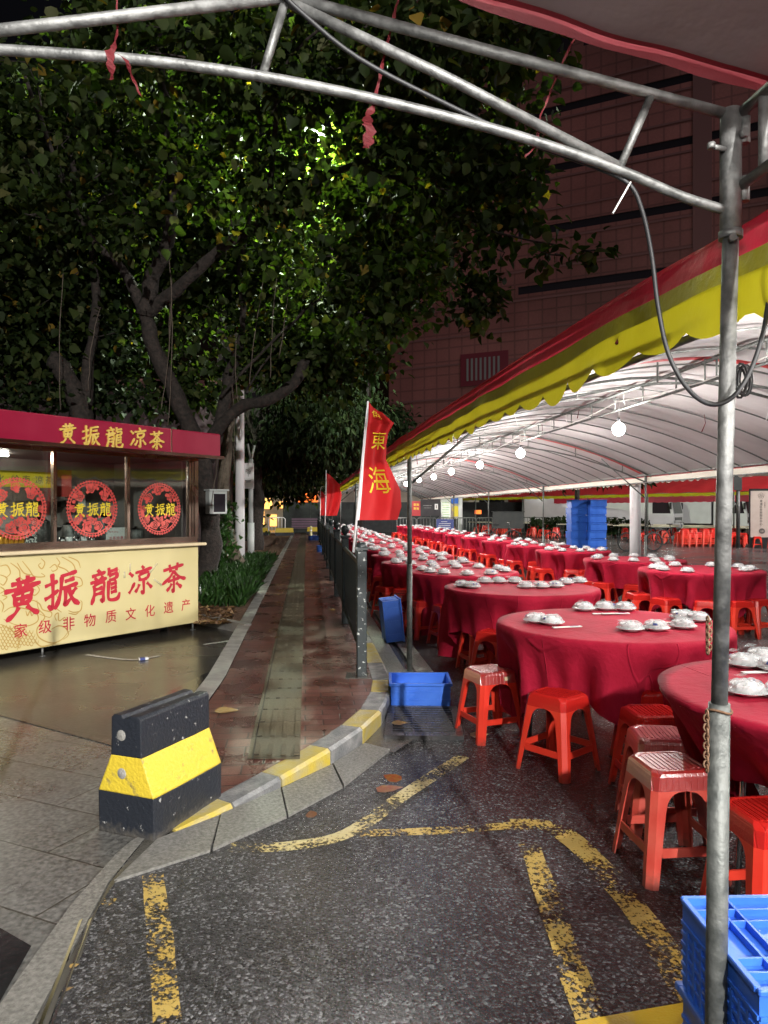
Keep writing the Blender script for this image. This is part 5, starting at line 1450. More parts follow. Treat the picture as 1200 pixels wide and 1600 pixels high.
rows = [(1.505, .03, 0), (1.44, .14, .2), (1.35, .22, .6), (1.29, .27, .9), (1.20, .22, .5), (1.08, .215, .3), (.94, .225, .25), (.80, .30, .35), (.62, .40, .35), (.45, .425, .25), (.32, .40, .1)]
flag(fb, ft, rows, [('色', .45, .16, .12, .75), ('東', .62, .46, .19, .78), ('海', .50, .74, .21, 1.0)], 'near red flag with gold characters tied on a white pole to the railing')
fb2 = Vector((-1.55, 19.0, 1.1)); ft2 = Vector((-1.52, 19.0, 2.55))
flag(fb2, ft2, [(1.38, .10, 0), (1.1, .36, .4), (.8, .42, .6), (.45, .36, .4), (.25, .3, .2)], None, 'farther plain red flag drooping from a pole down the railing')
fb3 = Vector((-2.3, 26, 1.1))
flag(fb3, Vector((-2.28, 26, 2.3)), [(1.1, .08, 0), (.7, .3, .4), (.2, .3, .4)], None, 'farthest small red flag by the dark hoarding end of the railing')

# ================================================================== concrete barrier
bu = Vector((.196, .475)).normalized()
BR = empty('traffic_barrier', (-1.085, 3.549, .0), math.atan2(bu.y, bu.x), 'chipped concrete barrier painted black and yellow at the path corner', 'barrier')
prof = [(-.159, .006), (-.163, .195), (-.088, .372), (-.084, .545), (-.070, .557), (-.026, .557), (-.014, .542), (.014, .542), (.026, .557), (.070, .557), (.084, .545), (.088, .372), (.163, .195), (.159, .006)]
def section(z0, z1, nm, m):
    # slice of the barrier between two heights, long axis on local x
    pts = []
    def hw(z):
        for (a, b), (c, d) in zip(prof[:5], prof[1:5]):
            if b <= z <= d: return -(a + (c - a) * (z - b) / (d - b))
        return .07
    zs = [z for z in (.006, .195, .372, .545, .557) if z0 < z < z1]
    zs = [z0] + zs + [z1]
    lf = [(-hw(z), z) for z in zs]
    rt = [(hw(z), z) for z in reversed(zs)]
    if z1 > .55: mid = [(-.026, .557), (-.014, .542), (.014, .542), (.026, .557)]
    else: mid = []
    poly = lf + mid + rt
    mb = MB(); n = len(poly); NX = 12
    vs = []
    for i in range(NX + 1):
        x = -.257 + .514 * i / NX
        e = .012 if i in (0, NX) else 0
        for (y, z) in poly:
            j = mnoise.noise(Vector((x * 9, y * 9, z * 9))) * .0035
            vs.append((x + (.0 if not e else mnoise.noise(Vector((y * 30, z * 30, i))) * .004), y * (1 - e) + j, z + j * .6))
    fs = []
    for i in range(NX):
        for k in range(n):
            l = (k + 1) % n
            fs.append((i * n + k, i * n + l, (i + 1) * n + l, (i + 1) * n + k))
    fs += [tuple(range(n)), tuple(range((NX + 1) * n - 1, NX * n - 1, -1))]
    mb.add(vs, fs); return mb.build(nm, m, BR, recalc=True)
M['bar_black'] = pbr('chipped_black_barrier_paint', (.014, .017, .024), (.30, .30, .29), 30, .45, .6, .5, 60, lo=.67, hi=.71)
M['bar_yellow'] = pbr('scuffed_yellow_barrier_paint', (.56, .42, .035), (.20, .16, .06), 16, .42, .55, .5, 55, lo=.60, hi=.70)
soft_edges(M['bar_black'], .012); soft_edges(M['bar_yellow'], .012); grime(M['bar_black'], .02, .09, (.10, .09, .075), .7)
section(.006, .197, 'base', M['bar_black']); section(.197, .371, 'middle_band', M['bar_yellow']); section(.371, .557, 'cap', M['bar_black'])
for y, z in ((.025, .465), (.022, .29)):
    mb = MB(); mb.lathe([(.0255, .002), (.022, .004), (.001, .005)], 16)
    mb.v = [(-.2575 - p[2], y + p[0], z + p[1]) for p in mb.v]; mb.build('hole', M['concrete'], BR)
cg = empty('cigarette_box', G(224, 1031, .012), .5, 'small blue and white cigarette packet lying on the wet plaza before the kiosk', 'packet')
mb = MB(); mb.box((0, 0, .012), (.088, .055, .022), bev=.002); mb.build('box', M['paper'], cg)
mb = MB(); mb.box((-.012, 0, .0125), (.05, .0556, .0226)); mb.build('label', M['board_blue'], cg)

# ================================================================== crates
def crate(name, lx, ly, h, loc, rz, label, m, grid=False, inverted=False, group=None, foot=0):
    c = empty(name, loc, rz, label, 'crate', group)
    mb = MB(); t = .008
    s = -1 if inverted else 1
    def Z(z): return h - z if inverted else z
    def bx(cx, cy, z0, z1, sx, sy): mb.box((cx, cy, (Z(z0) + Z(z1)) / 2), (sx, sy, abs(z1 - z0)))
    if inverted:
        bx(0, 0, .018, .026, lx - .02, ly - .02)
    else: bx(0, 0, .004, .012, lx - .002, ly - .002)
    for sy in (-1, 1): bx(0, sy * (ly / 2 - t / 2), .0, h - .02, lx, t)
    for sx in (-1, 1): bx(sx * (lx / 2 - t / 2), 0, .0, h - .02, t, ly - 2 * t - .001)
    if not grid:
        for sy in (-1, 1):
            for k in (-.32, 0, .32): bx(k * lx, sy * (ly / 2 + .002), .012, h - .021, .008, .0038)
            for k in (.3, .62): bx(0, sy * (ly / 2 + .0015), h * k, h * k + .006, lx * .996, .0028)
        for sx in (-1, 1):
            for k in (-.25, .25): bx(sx * (lx / 2 + .002), k * ly, .012, h - .021, .0038, .008)
            for k in (.3, .62): bx(sx * (lx / 2 + .0015), 0, h * k, h * k + .006, .0028, ly * .99)
    else:
        n = int(lx / .035)
        for sy in (-1, 1):
            for k in range(1, n): bx(-lx / 2 + lx * k / n, sy * (ly / 2 + .003), .07, h - .021, .009, .0058)
            for k in range(1, 7): bx(0, sy * (ly / 2 + .0025), .03 + (h - .06) * k / 7, .03 + (h - .06) * k / 7 + .009, lx * .998, .0048)
        n = int(ly / .035)
        for sx in (-1, 1):
            for k in range(1, n): bx(sx * (lx / 2 + .003), -ly / 2 + ly * k / n, .07, h - .021, .0058, .009)
            for k in range(1, 7): bx(sx * (lx / 2 + .0025), 0, .03 + (h - .06) * k / 7, .03 + (h - .06) * k / 7 + .009, .0048, ly * .998)
    if inverted:           # raised ribs on the underside
        for k in (-.36, -.28, .28, .36): mb.box((k * lx, 0, h - .009), (.006, ly - .017, .0175))
        for k in (-.34, -.20, .20, .34): mb.box((0, k * ly, h - .0095), (lx - .017, .006, .0165))
    if foot: mb.box((0, 0, -foot / 2), (lx - .05, ly - .05, foot))
    mb.build('body', m, c)
    mb = MB(); w = .022
    for sy in (-1, 1): mb.box((0, sy * (ly / 2 + .004), Z(h - .011)), (lx + .03, w, .02), bev=.003)
    for sx in (-1, 1): mb.box((sx * (lx / 2 + .004), 0, Z(h - .0112)), (w, ly - .015, .0205), bev=.003)
    if inverted:
        for sy in (-1, 1): mb.box((0, sy * (ly / 2 + .001), h - .006), (lx + .008, .012, .014), bev=.003)
        for sx in (-1, 1): mb.box((sx * (lx / 2 + .001), 0, h - .0062), (.012, ly - .012, .0142), bev=.003)
    mb.build('rim', m, c)
    return c
crate('blue_crate', .45, .36, .185, (.278, 5.655, .004), .0, 'low open blue crate standing in the gutter above the storm grate', M['blue'])
t = crate('blue_crate', .46, .35, .21, (-.02, 8.22, .25), 0, 'blue crate tipped up on its end against the railing', M['blue'])
t.rotation_euler = (R(4), R(84), R(12))
ca = math.atan2(-.35, .04)
for k in range(2):
    c = crate('blue_crate', .50, .36, .245, (1.03, 1.70, .004 + .2475 * k), ca + R(90) - .1 + .02 * k, ('lower' if k == 0 else 'upper') + ' upturned lattice sided blue crate stacked behind the scuffed steel post', M['blue'], True, True)
dp = MB(); r_ = random.Random(4)
for k in range(70):
    x, y = r_.gauss(1.03, .10), r_.gauss(1.72, .13); s = r_.uniform(.0012, .0042)
    if abs(x - 1.03) < .2 and abs(y - 1.70) < .2: dp.lathe([(s, 0), (s * .8, s * .5), (.0003, s * .75)], 6, (x, y, .4815 - .02 * (abs(x - 1.03) < .12 and abs(y - 1.7) < .1) * 0))
M['water'] = pbr('water_drop', (.8, .82, .85), None, rough=.05)
dp.build('droplets', M['water']); o = bpy.data.objects['droplets']; tag(o, 'rain drops scattered over the upturned blue crate', 'water drops', kind='stuff')
pr_ = crate('blue_crate', .56, .42, .225, (0, 0, 0), 0, 'x', M['blue'], foot=.04)
pr2 = crate('blue_crate', .56, .42, .225, (0, 0, 0), 0, 'x', M['blue_dark'], foot=.04)
for s in range(2):
    for k in range(7):
        pp = P(901 if s == 0 else 931, 797, 24.2 - .1 * s)
        lab = ('seventh', 'sixth', 'fifth', 'fourth', 'third', 'second', 'topmost')[k] + (' crate ' + ('counted from the top ' if k < 6 else '')) + ('of the darker blue stack' if s == 0 else 'of the brighter blue stack') + ' behind the tables'
        inst(pr_ if s else pr2, (pp.x + (.015 * math.sin(k * 2.3 + s)), pp.y, .045 + .262 * k), R(8) + .02 * math.sin(k * 1.7 + s), lab, 'crates in the two tall stacks')
for o in (pr_, pr2):
    for ch in o.children:
        if ch.name.startswith('body'):
            pass
crate('blue_crate', .5, .36, .2, (-3.2, 33.2, .12), .3, 'tiny blue crate lying at the far end of the railing', M['blue'])
crate('blue_crate', .5, .36, .2, (-2.02, 24.5, .1), .2, 'small blue crate on the ground part way down the railing', M['blue'])

for i, (px, y, h, r0) in enumerate(((118, .7, .36, .12), (172, .75, .30, .10), (228, .8, .40, .11), (262, .6, .22, .09))):
    um = empty('tea_urn', KL(kx(px), y, 1.072), KA, ORD[i] + ' from the left of the steel tea urns on the kiosk worktop', 'urn', 'steel tea urns inside the kiosk')
    mb = MB(); mb.lathe([(.001, 0), (r0, 0), (r0, h * .8), (r0 * .85, h * .86)], 18); mb.build('body', M['galv'], um)
    mb = MB(); mb.lathe([(r0 * .88, h * .86), (r0 * .5, h * .96), (.02, h * .97), (.02, h * 1.03), (.001, h * 1.04)], 18); mb.build('lid', M['chrome'], um)
    mb = MB(); mb.tube([(0, -r0, .08), (0, -r0 - .05, .08), (0, -r0 - .05, .05)], .01, 8); mb.build('tap', M['chrome'], um)
mn = empty('menu_board', KL(kx(238), KD - .12, 1.40), KA, 'white menu sheet with dark lines on the kiosk back wall', 'menu')
mb = MB(); mb.box((0, 0, .2), (.34, .01, .42)); mb.build('sheet', M['paper'], mn)
mb = MB()
for k in range(7): mb.box((-.02 * (k % 2), -.0065, .36 - .05 * k), (.24, .003, .014))
mb.build('print', M['kiosk_dark'], mn)
# ================================================================== stools
def h_(z): return .182 + (.130 - .182) * z / .43
def stool_proto(name='red_stool', ms='stool', seat='seat', sticker=False):
    st = empty(name, (0, 0, 0), 0, 'x', 'stool')
    rows = [(0, .046), (.10, .050), (.22, .055), (.30, .060), (.325, .064), (.345, .074), (.358, .088), (.366, .105), (.370, .1335)]
    c, t = .022, .0065
    for a in range(4):
        mb = MB(); vs = []
        for z, fl in rows:
            h = h_(z); fl = min(fl, h - .0005)
            sec = [(h - fl, h), (h - c, h), (h, h - c), (h, h - fl), (h - t, h - fl), (h - t, h - c - .003), (h - c - .003, h - t), (h - fl, h - t)]
            ca, sa = math.cos(a * math.pi / 2), math.sin(a * math.pi / 2)
            vs += [(x * ca - y * sa, x * sa + y * ca, z) for x, y in sec]
        n = 8; fs = []
        for i in range(len(rows) - 1):
            for k in range(n):
                l = (k + 1) % n; fs.append((i * n + k, i * n + l, i * n + n + l, i * n + n + k))
        fs += [tuple(range(n - 1, -1, -1)), tuple((len(rows) - 1) * n + k for k in range(n))]
        mb.add(vs, fs); mb.build('leg', M[ms], st, recalc=True)
    mb = MB()
    def oct_(h, z, c=.022): return [(-h + c, -h, z), (h - c, -h, z), (h, -h + c, z), (h, h - c, z), (h - c, h, z), (-h + c, h, z), (-h, h - c, z), (-h, -h + c, z)]
    rings = [oct_(h_(.3701) - .0068, .3702), oct_(h_(.3701), .3702), oct_(h_(.425) + .0005, .425, .024), oct_(.126, .437, .03), oct_(.115, .4455, .034), oct_(.106, .4455, .036), oct_(.102, .4425, .036), oct_(.04, .4425, .014), oct_(.012, .4425, .004), oct_(.010, .436, .004)]
    vs = [p for r in rings for p in r]; fs = []
    for i in range(len(rings) - 1):
        for k in range(8):
            l = (k + 1) % 8; fs.append((i * 8 + k, i * 8 + l, i * 8 + 8 + l, i * 8 + 8 + k))
    fs.append(tuple(72 + k for k in range(8)))
    mb.add(vs, fs)
    for k in range(-4, 5):
        l = .2 if abs(k) < 3 else .17
        mb.box((k * .021, 0, .4435), (.009, l * .96, .004))
    mb.build('seat', M[seat], st)
    for a in range(4):
        ca, sa = math.cos(a * math.pi / 2), math.sin(a * math.pi / 2)
        h = h_(.135) - .008
        mb = MB(); mb.box((h * ca, h * sa, .135), (.009, 2 * (h - .046), .036), rz=a * math.pi / 2); mb.build('stretcher', M[ms], st)
    if sticker:
        mb = MB(); mb.box((.05, -.1375, .402), (.038, .003, .024)); mb.build('sticker', M['ledge'], st)
    return st
sX = stool_proto(seat='seat_wet', sticker=True); sW = stool_proto(ms='stool_pale', seat='seat_wet')
sA = stool_proto(); sB = stool_proto(sticker=True); 
near = [
    (sX, .705, 4.82, .38, 'wet red stool nearest the storm grate, a small label under its seat'),
    (sA, 1.01, 4.20, .72, 'red stool standing corner on between the grate stool and the table leg'),
    (sA, 1.585, 4.30, .12, 'red stool under the cloth corner right of the bright table leg'),
    (sW, 1.20, 3.04, .10, 'scuffed red stool with wet seat directly behind the crate stack post'),
    (sW, 1.315, 3.43, -.1, 'wet red stool just behind the scuffed stool'),
    (sA, 1.42, 3.82, .05, 'hindmost of the three red stools lined up beneath the nearest table edge'),
    (sA, 1.36, 2.55, .12, 'dry red stool beside the blue crates at the picture edge'),
    (sB, .90, 6.78, .30, 'red stool with a pale label behind the wet grate stool'),
    (sA, .70, 8.05, .35, 'red stool half hidden by the second dark cloth, beside a table leg'),
    (sA, .27, 9.15, .1, 'red stool behind the thin steel pole near the tipped crate'),
]
for p, x, y, a, lab in near: inst(p, (x, y, 0), a, lab, 'red plastic stools')

# ================================================================== tables, cloths, tableware
TABZ = .75
def table_proto(r):
    t = empty('banquet_table', (0, 0, 0), 0, 'x', 'table')
    mb = MB(); mb.lathe([(.001, TABZ - .03), (r - .012, TABZ - .03), (r - .006, TABZ - .026), (r - .006, TABZ - .008), (r - .012, TABZ - .004), (.001, TABZ - .004)], 48, smooth=False); mb.build('tabletop', M['table_wood'], t)
    for sx in (-1, 1):
        for sy in (-1, 1):
            mb = MB(); mb.tube([(sx * r * .52, sy * r * .52, 0), (sx * r * .48, sy * r * .48, TABZ - .03)], .0115, 8); mb.build('leg', M['chrome'], t)
    for sx in (-1, 1):
        mb = MB(); mb.tube([(sx * r * .505, -r * .505, .32), (sx * r * .505, r * .505, .32)], .008, 6); mb.build('crossbar', M['chrome'], t)
    return t
def cloth_proto(r, half, seed, tuck=0):
    rr = random.Random(seed); ph = [rr.uniform(0, 6.28) for _ in range(6)]
    NT, ND = 144, 16
    vs = [(0, 0, TABZ)]; fs = []
    rings = [.25, .5, .75, .92]
    def pos(j, k):
        th = 2 * math.pi * k / NT
        if j < len(rings):
            q = r * rings[j]; return (q * math.cos(th), q * math.sin(th), TABZ + .0015 * mnoise.noise(Vector((q * math.cos(th) * 5, q * math.sin(th) * 5, seed))))
        t = (j - len(rings)) / ND
        L_ = min(half / max(abs(math.cos(th)), abs(math.sin(th))), half * 1.36) - r
        L_ = min(L_, .725)
        s = t * L_
        corner = max(0, (abs(math.sin(2 * th)) - .55) / .45)
        fold = .040 * math.sin(9 * th + ph[0] + .5 * math.sin(2 * th + ph[1])) + .028 * math.sin(14 * th + ph[2]) + .02 * math.sin(23 * th + ph[3])
        a = min(1, s / .30); a = a * a * (3 - 2 * a)
        rad = r + .012 * min(1, s / .02) + a * (fold * (.95 + .7 * corner) - .06 - .05 * corner) - .03 * s - tuck * s
        # sharp pleat falling from each corner of the square cloth
        d = abs(((th + math.pi / 4 + .12 * math.sin(ph[4])) % (math.pi / 2)) - 0)
        d = min(d, math.pi / 2 - d)
        rad += .11 * a * math.exp(-(d / .10) ** 2) * (.4 + s)
        thw = th + .05 * a * math.sin(5 * th + ph[5])
        z = TABZ - max(0, s - .006) * (.985) - .002 * min(1, s / .01)
        return (rad * math.cos(thw), rad * math.sin(thw), max(z, .015))
    n = len(rings) + ND + 1
    for j in range(n):
        for k in range(NT): vs.append(pos(j, k))
    for k in range(NT): fs.append((0, 1 + k, 1 + (k + 1) % NT))
    for j in range(n - 1):
        for k in range(NT):
            l = (k + 1) % NT; fs.append((1 + j * NT + k, 1 + (j + 1) * NT + k, 1 + (j + 1) * NT + l, 1 + j * NT + l))
    mb = MB(); mb.add(vs, fs, 0, True)
    return tag(mb.build('tablecloth', M['table_cloth']), 'x', 'tablecloth')
TP = {.74: table_proto(.74), .68: table_proto(.68)}
C0 = cloth_proto(.74, 1.05, 4, .5)
CP = {.74: [cloth_proto(.74, 1.11, 3), cloth_proto(.74, 1.13, 8)], .68: [cloth_proto(.68, 1.12, 5), cloth_proto(.68, 1.10, 9), cloth_proto(.68, 1.12, 14)]}
# one wrapped place setting: plate, bowl, cup and crinkled film
def set_proto(seed):
    s = empty('tableware_pack', (0, 0, 0), 0, 'x', 'tableware')
    mb = MB(); mb.lathe([(.001, .004), (.045, .004), (.048, .0), (.05, .004), (.074, .012), (.084, .018), (.085, .0195), (.074, .0145), (.05, .008), (.001, .007)], 26); mb.build('plate', M['china'], s)
    mb = MB(); mb.lathe([(.026, .0085), (.027, .012), (.052, .022), (.062, .038), (.064, .045), (.0615, .045), (.048, .026), (.02, .017), (.001, .016)], 24); mb.build('bowl', M['china'], s)
    mb = MB(); mb.lathe([(.030, .018), (.029, .038), (.024, .055), (.018, .057), (.001, .056)], 18, (.006, .004, 0)); mb.build('cup', M['china'], s)
    r = random.Random(seed); prof = [(.089, .0185), (.078, .024), (.070, .036), (.064, .049), (.044, .060), (.022, .063), (.003, .062)]
    mb = MB(); n = 22; vs = []; fs = []
    for i, (q, z) in enumerate(prof):
        for k in range(n):
            a = 2 * math.pi * k / n; j = .0 if i == 0 else r.uniform(-.004, .006)
            vs.append(((q + j) * math.cos(a), (q + j) * math.sin(a), z + (r.uniform(-.005, .006) if i else 0)))
    for i in range(len(prof) - 1):
        for k in range(n):
            l = (k + 1) % n; fs.append((i * n + k, i * n + l, i * n + n + l, i * n + n + k))
    fs.append(tuple((len(prof) - 1) * n + k for k in range(n)))
    # gathered tail of the film
    mb.add(vs, fs, 0, False)
    a = r.uniform(0, 6.28)
    mb.add([(.05 * math.cos(a), .05 * math.sin(a), .062), (.09 * math.cos(a + .3), .09 * math.sin(a + .3), .058), (.095 * math.cos(a - .2), .095 * math.sin(a - .2), .07), (.045 * math.cos(a - .4), .045 * math.sin(a - .4), .073)], [(0, 1, 2, 3)])
    mb.build('film', M['film'], s)
    mb = MB(); pr = [(x * 1.0) for x in (0,)]
    for q in range(2):
        a0 = r.uniform(0, 6.28); z0 = .040
        m2 = [(.0765 * math.cos(a0 + d_) * (1 - .12 * u_), .0765 * math.sin(a0 + d_) * (1 - .12 * u_), z0 + .012 * u_) for d_, u_ in ((0, 0), (.22, 0), (.2, 1), (.02, 1))]
        mb.add(m2, [(0, 1, 2, 3)])
    mb.build('print', M['board_blue'], s)
    return s
SP = [set_proto(2), set_proto(9), set_proto(17)]
chop = empty('chopstick_packet', (0, 0, 0), 0, 'x', 'chopsticks')
mb = MB(); mb.box((0, 0, .003), (.20, .026, .005)); mb.build('sleeve', M['paper'], chop)
mb = MB(); mb.box((.05, 0, .0055), (.06, .014, .001)); mb.build('print', M['board_blue'], chop)

def lineX(d): return .79 - .1088 * (d - 1.65)
ROWL = [(1.90, 2.93, .74), (1.50, 4.78, .74), (1.33, 7.02, .74)]
for i, d in enumerate((8.85, 10.35, 12.0, 13.7, 15.5, 17.4, 19.3, 21.2, 23.1, 25.0, 27.0, 29.0, 31.0, 33.0, 35.2)):
    ROWL.append((lineX(d) + (.95 if i == 0 else .80), d, .68))
ROWR = [(lineX(d) + 4.03, d, .74 if d < 12 else .68) for d in (9.15, 11.0, 13.5, 15.5, 17.7, 20.0, 22.3, 24.6, 27.0, 29.4, 31.8, 34.2)]
names = []
packs = 0
r_ = random.Random(77)
explicit = {
    ('fence', 0): [(1163, 1042), (1192, 1033), (1167, 1086), (1215, 1050), (1225, 1090)],
    ('fence', 1): [(838, 973), (862, 976), (912, 954), (945, 953), (976, 954), (985, 986), (1025, 985), (1067, 982), (1066, 968), (1090, 971)],
    ('fence', 2): [(722, 917), (738, 919), (757, 911), (779, 911), (804, 911), (821, 919), (845, 919), (868, 918), (884, 913), (905, 911)],
}
def rowname(row): return 'row along the railing' if row == 'fence' else 'far row of the tent'
CARD = {0: 'nearest', 1: 'second nearest', 2: 'third nearest', 3: 'fourth nearest', 4: 'fifth nearest', 5: 'sixth nearest', 6: 'seventh nearest', 7: 'eighth nearest'}
def lay_table(row, i, x, y, r):
    global packs
    far = y > 16.5
    rn = 'railing row' if row == 'fence' else 'far tent row'
    tl = (CARD.get(i, '') + ' round banquet table of the ' + rn + ', hidden under its cloth') if not far else 'distant round banquet table under red cloth in the ' + rn
    inst(TP[r], (x, y, 0), r_.uniform(.3, 1.2), tl, 'round banquet tables, ' + rn)
    cps = CP[r]; c = cps[(i + (1 if row == 'fence' else 0)) % len(cps)] if (row, i) != ('fence', 0) else C0
    cl = (CARD.get(i, '') + ' crimson tablecloth of the ' + rn + ', hanging to deep folds') if not far else 'distant crimson tablecloth hanging in folds in the ' + rn
    rot = {('fence', 1): .925, ('fence', 0): .35, ('fence', 2): .5, ('right', 0): .75, ('right', 1): .95}.get((row, i), r_.uniform(0, 1.57))
    inst(c, (x, y, 0), rot, cl, 'crimson tablecloths, ' + rn)
    pos = []
    if (row, i) in explicit:
        for px, py in explicit[(row, i)]:
            g = G(px, py, TABZ); pos.append((g.x, g.y))
    else:
        n = 10 if y < 14 else (8 if y < 24 else 7)
        a0 = r_.uniform(0, 6.28)
        for k in range(n):
            a = a0 + 2 * math.pi * k / n + r_.uniform(-.16, .16); q = (r - .16) * r_.uniform(.88, 1.04)
            pos.append((x + q * math.cos(a), y + q * math.sin(a)))
    pos.sort(key=lambda p: p[0] / p[1])
    for k, p in enumerate(pos):
        lab = (ORD[k] + ' wrapped tableware pack from the left on the ' + CARD.get(i, '') + ' table, ' + rn) if not far else 'tiny wrapped tableware pack on a distant red table of the ' + rn
        inst(SP[packs % 3], (p[0], p[1], TABZ + .002), r_.uniform(0, 6.28), lab, 'wrapped tableware packs, ' + rn)
        packs += 1
    # stools tucked round the table
    if (row, i) in (('fence', 0), ('fence', 1)): return
    ns = 5 if y < 16 else 4
    sp = []
    for k in range(ns):
        a = (-2.9 + 2.6 * (k + .5) / ns) if row == 'fence' else (-3.5 + 3.0 * (k + .5) / ns)
        a += r_.uniform(-.15, .15); q = r - .02 + r_.uniform(-.08, .10)
        X, Y = x + q * math.cos(a), y + q * math.sin(a)
        if row == 'fence' and any(math.hypot(X - nx, Y - ny) < .42 for _, nx, ny, _, _ in near): continue
        if any(math.hypot(X - ox, Y - oy) < r_other + .05 for ox, oy, r_other in ROWL + ROWR if (ox, oy) != (x, y)): continue
        sp.append((X, Y, a))
    sp.sort(key=lambda p: p[0] / p[1])
    for k, p in enumerate(sp):
        lab = (ORD[k] + ' red stool from the left around the ' + CARD.get(i, '') + ' table of the ' + rn) if not far else 'distant red stool tucked beneath a cloth in the ' + rn
        inst(sA, (p[0], p[1], 0), p[2] + r_.uniform(-.3, .3), lab, 'red stools round the tables, ' + rn)
for i, (x, y, r) in enumerate(ROWL): lay_table('fence', i, x, y, r)
for i, (x, y, r) in enumerate(ROWR): lay_table('right', i, x, y, r)
for k, (px, py, a, lab) in enumerate(((886, 981, .25, 'chopstick packet beside the left pair of packs on the second nearest table'), (948, 960, .02, 'long paper chopstick packet before the back trio of packs'), (1043, 974, -.5, 'chopstick packet among the right cluster of packs'), (1192, 1052, .1, 'chopstick packet on the nearest table at the picture edge'), (962, 961, .05, 'chopstick packet overlapping the long one before the back trio'))):
    g = G(px, py, TABZ); inst(chop, (g.x, g.y, TABZ + .003 + .006 * (k == 4)), a, lab, 'chopstick packets')

# ================================================================== the red tent, bare tables and stools beyond
A2, B2_ = Vector((17.5, 25.3, 0)), Vector((4.2, 48, 0))
t2 = (B2_ - A2); L2 = t2.length; rz2 = math.atan2(t2.y, t2.x)
RT = empty('red_tent', A2, rz2, 'red roofed tent with yellow trim standing beyond the long dining tent', 'tent')
# local x runs along the eave, local -y lies behind it
E2, R2, W2 = 2.28, .72, 5.2
def rz_(v): return E2 + R2 * (1 - abs((v - W2 / 2) / (W2 / 2)) ** 1.5)
mb = MB(); mb.grid(lambda a, b: (L2 * a, -W2 * b, rz_(W2 * b) + .02 * math.sin(L2 * a * 4.2)), 80, 14); mb.build('roof', M['roof_red'], RT)
mb = MB(); mb.grid(lambda a, b: (L2 * a, -W2 * b, rz_(W2 * b) - .03 + .02 * math.sin(L2 * a * 4.2)), 80, 14); mb.build('lining', M['roof_in'], RT)
mb = MB(); mb.grid(lambda a, b: (L2 * a, .01 + .01 * math.sin(a * 90), E2 - .02 - (.12 + .03 * abs(math.sin(a * 160))) * b), 300, 2); mb.build('trim', M['val_yellow'], RT)
mb = MB(); mb.grid(lambda a, b: (L2 * a, -W2 - .01 + .01 * math.sin(a * 90), E2 - .02 - (.32 + .03 * abs(math.sin(a * 160))) * b), 300, 2); mb.build('trim', M['val_red'], RT)
for k in range(6):
    for v in (0, -W2):
        mb = MB(); mb.tube([(L2 * (k + .3) / 6, v, 0), (L2 * (k + .3) / 6, v, E2)], .03, 8); mb.build('pole', M['galv_dull'], RT)
def L2P(a, v): 
    c, s = math.cos(rz2), math.sin(rz2); return (A2.x + a * c + v * s * 1.0 if False else A2.x + a * c - v * s, A2.y + a * s + v * c)
bt = empty('bare_table', (0, 0, 0), 0, 'x', 'table')
mb = MB(); mb.lathe([(.001, .71), (.74, .71), (.75, .72), (.75, .745), (.74, .75), (.001, .75)], 28, smooth=False); mb.build('tabletop', pbr('pale_table_top', (.62, .54, .40), (.7, .64, .5), 3, .4), bt)
mb = MB()
for sx in (-1, 1):
    for sy in (-1, 1): mb.tube([(sx * .4, sy * .4, 0), (sx * .36, sy * .36, .71)], .014, 6)
mb.build('legs', M['galv_dull'], bt)
k = 0
for a in range(2, 25, 2):
    for v in (-.9, -3.6):
        x, y = L2P(a, v); inst(bt, (x, y, 0), .1 * k, 'bare round table top beneath the red tent beyond the road', 'bare tables under the red tent'); k += 1
for a in (2, 6.5, 11, 15.5, 20):
    x, y = L2P(a, -2.6); inst(nbp, (x, y, 2.42), 0, 'glowing bulb hidden beneath the red tent roof beyond the road', 'bulbs under the red tent')  # unseen bulbs added to brighten the stools and trucks beyond
ss = stool_proto(); 
# simple stacks: nested stools each a thing of its own
r_ = random.Random(31); cnt = 0
for a in np.arange(1.2, 25.5, .62):
    for v in (.55, -1.9, -4.6):
        if r_.random() < .30: continue
        x, y = L2P(a + r_.uniform(-.12, .12), v + r_.uniform(-.25, .25)); hgt = 1 if r_.random() < .55 else 3
        for s in range(hgt):
            if cnt > 150: break
            inst(ss, (x, y, .065 * s), r_.uniform(0, 1.5), 'small red stool among the stacks under the red tent', 'stools under the red tent'); cnt += 1
for i in range(9):
    for j in range(2):
        for s in range(3 if (i + j) % 3 else 5):
            x, y = 12.3 + .44 * i * .62, 29.6 + .5 * j; inst(ss, (x, y, .075 * s), .05 * i, 'small red stool among the stacks under the red tent', 'stools under the red tent')
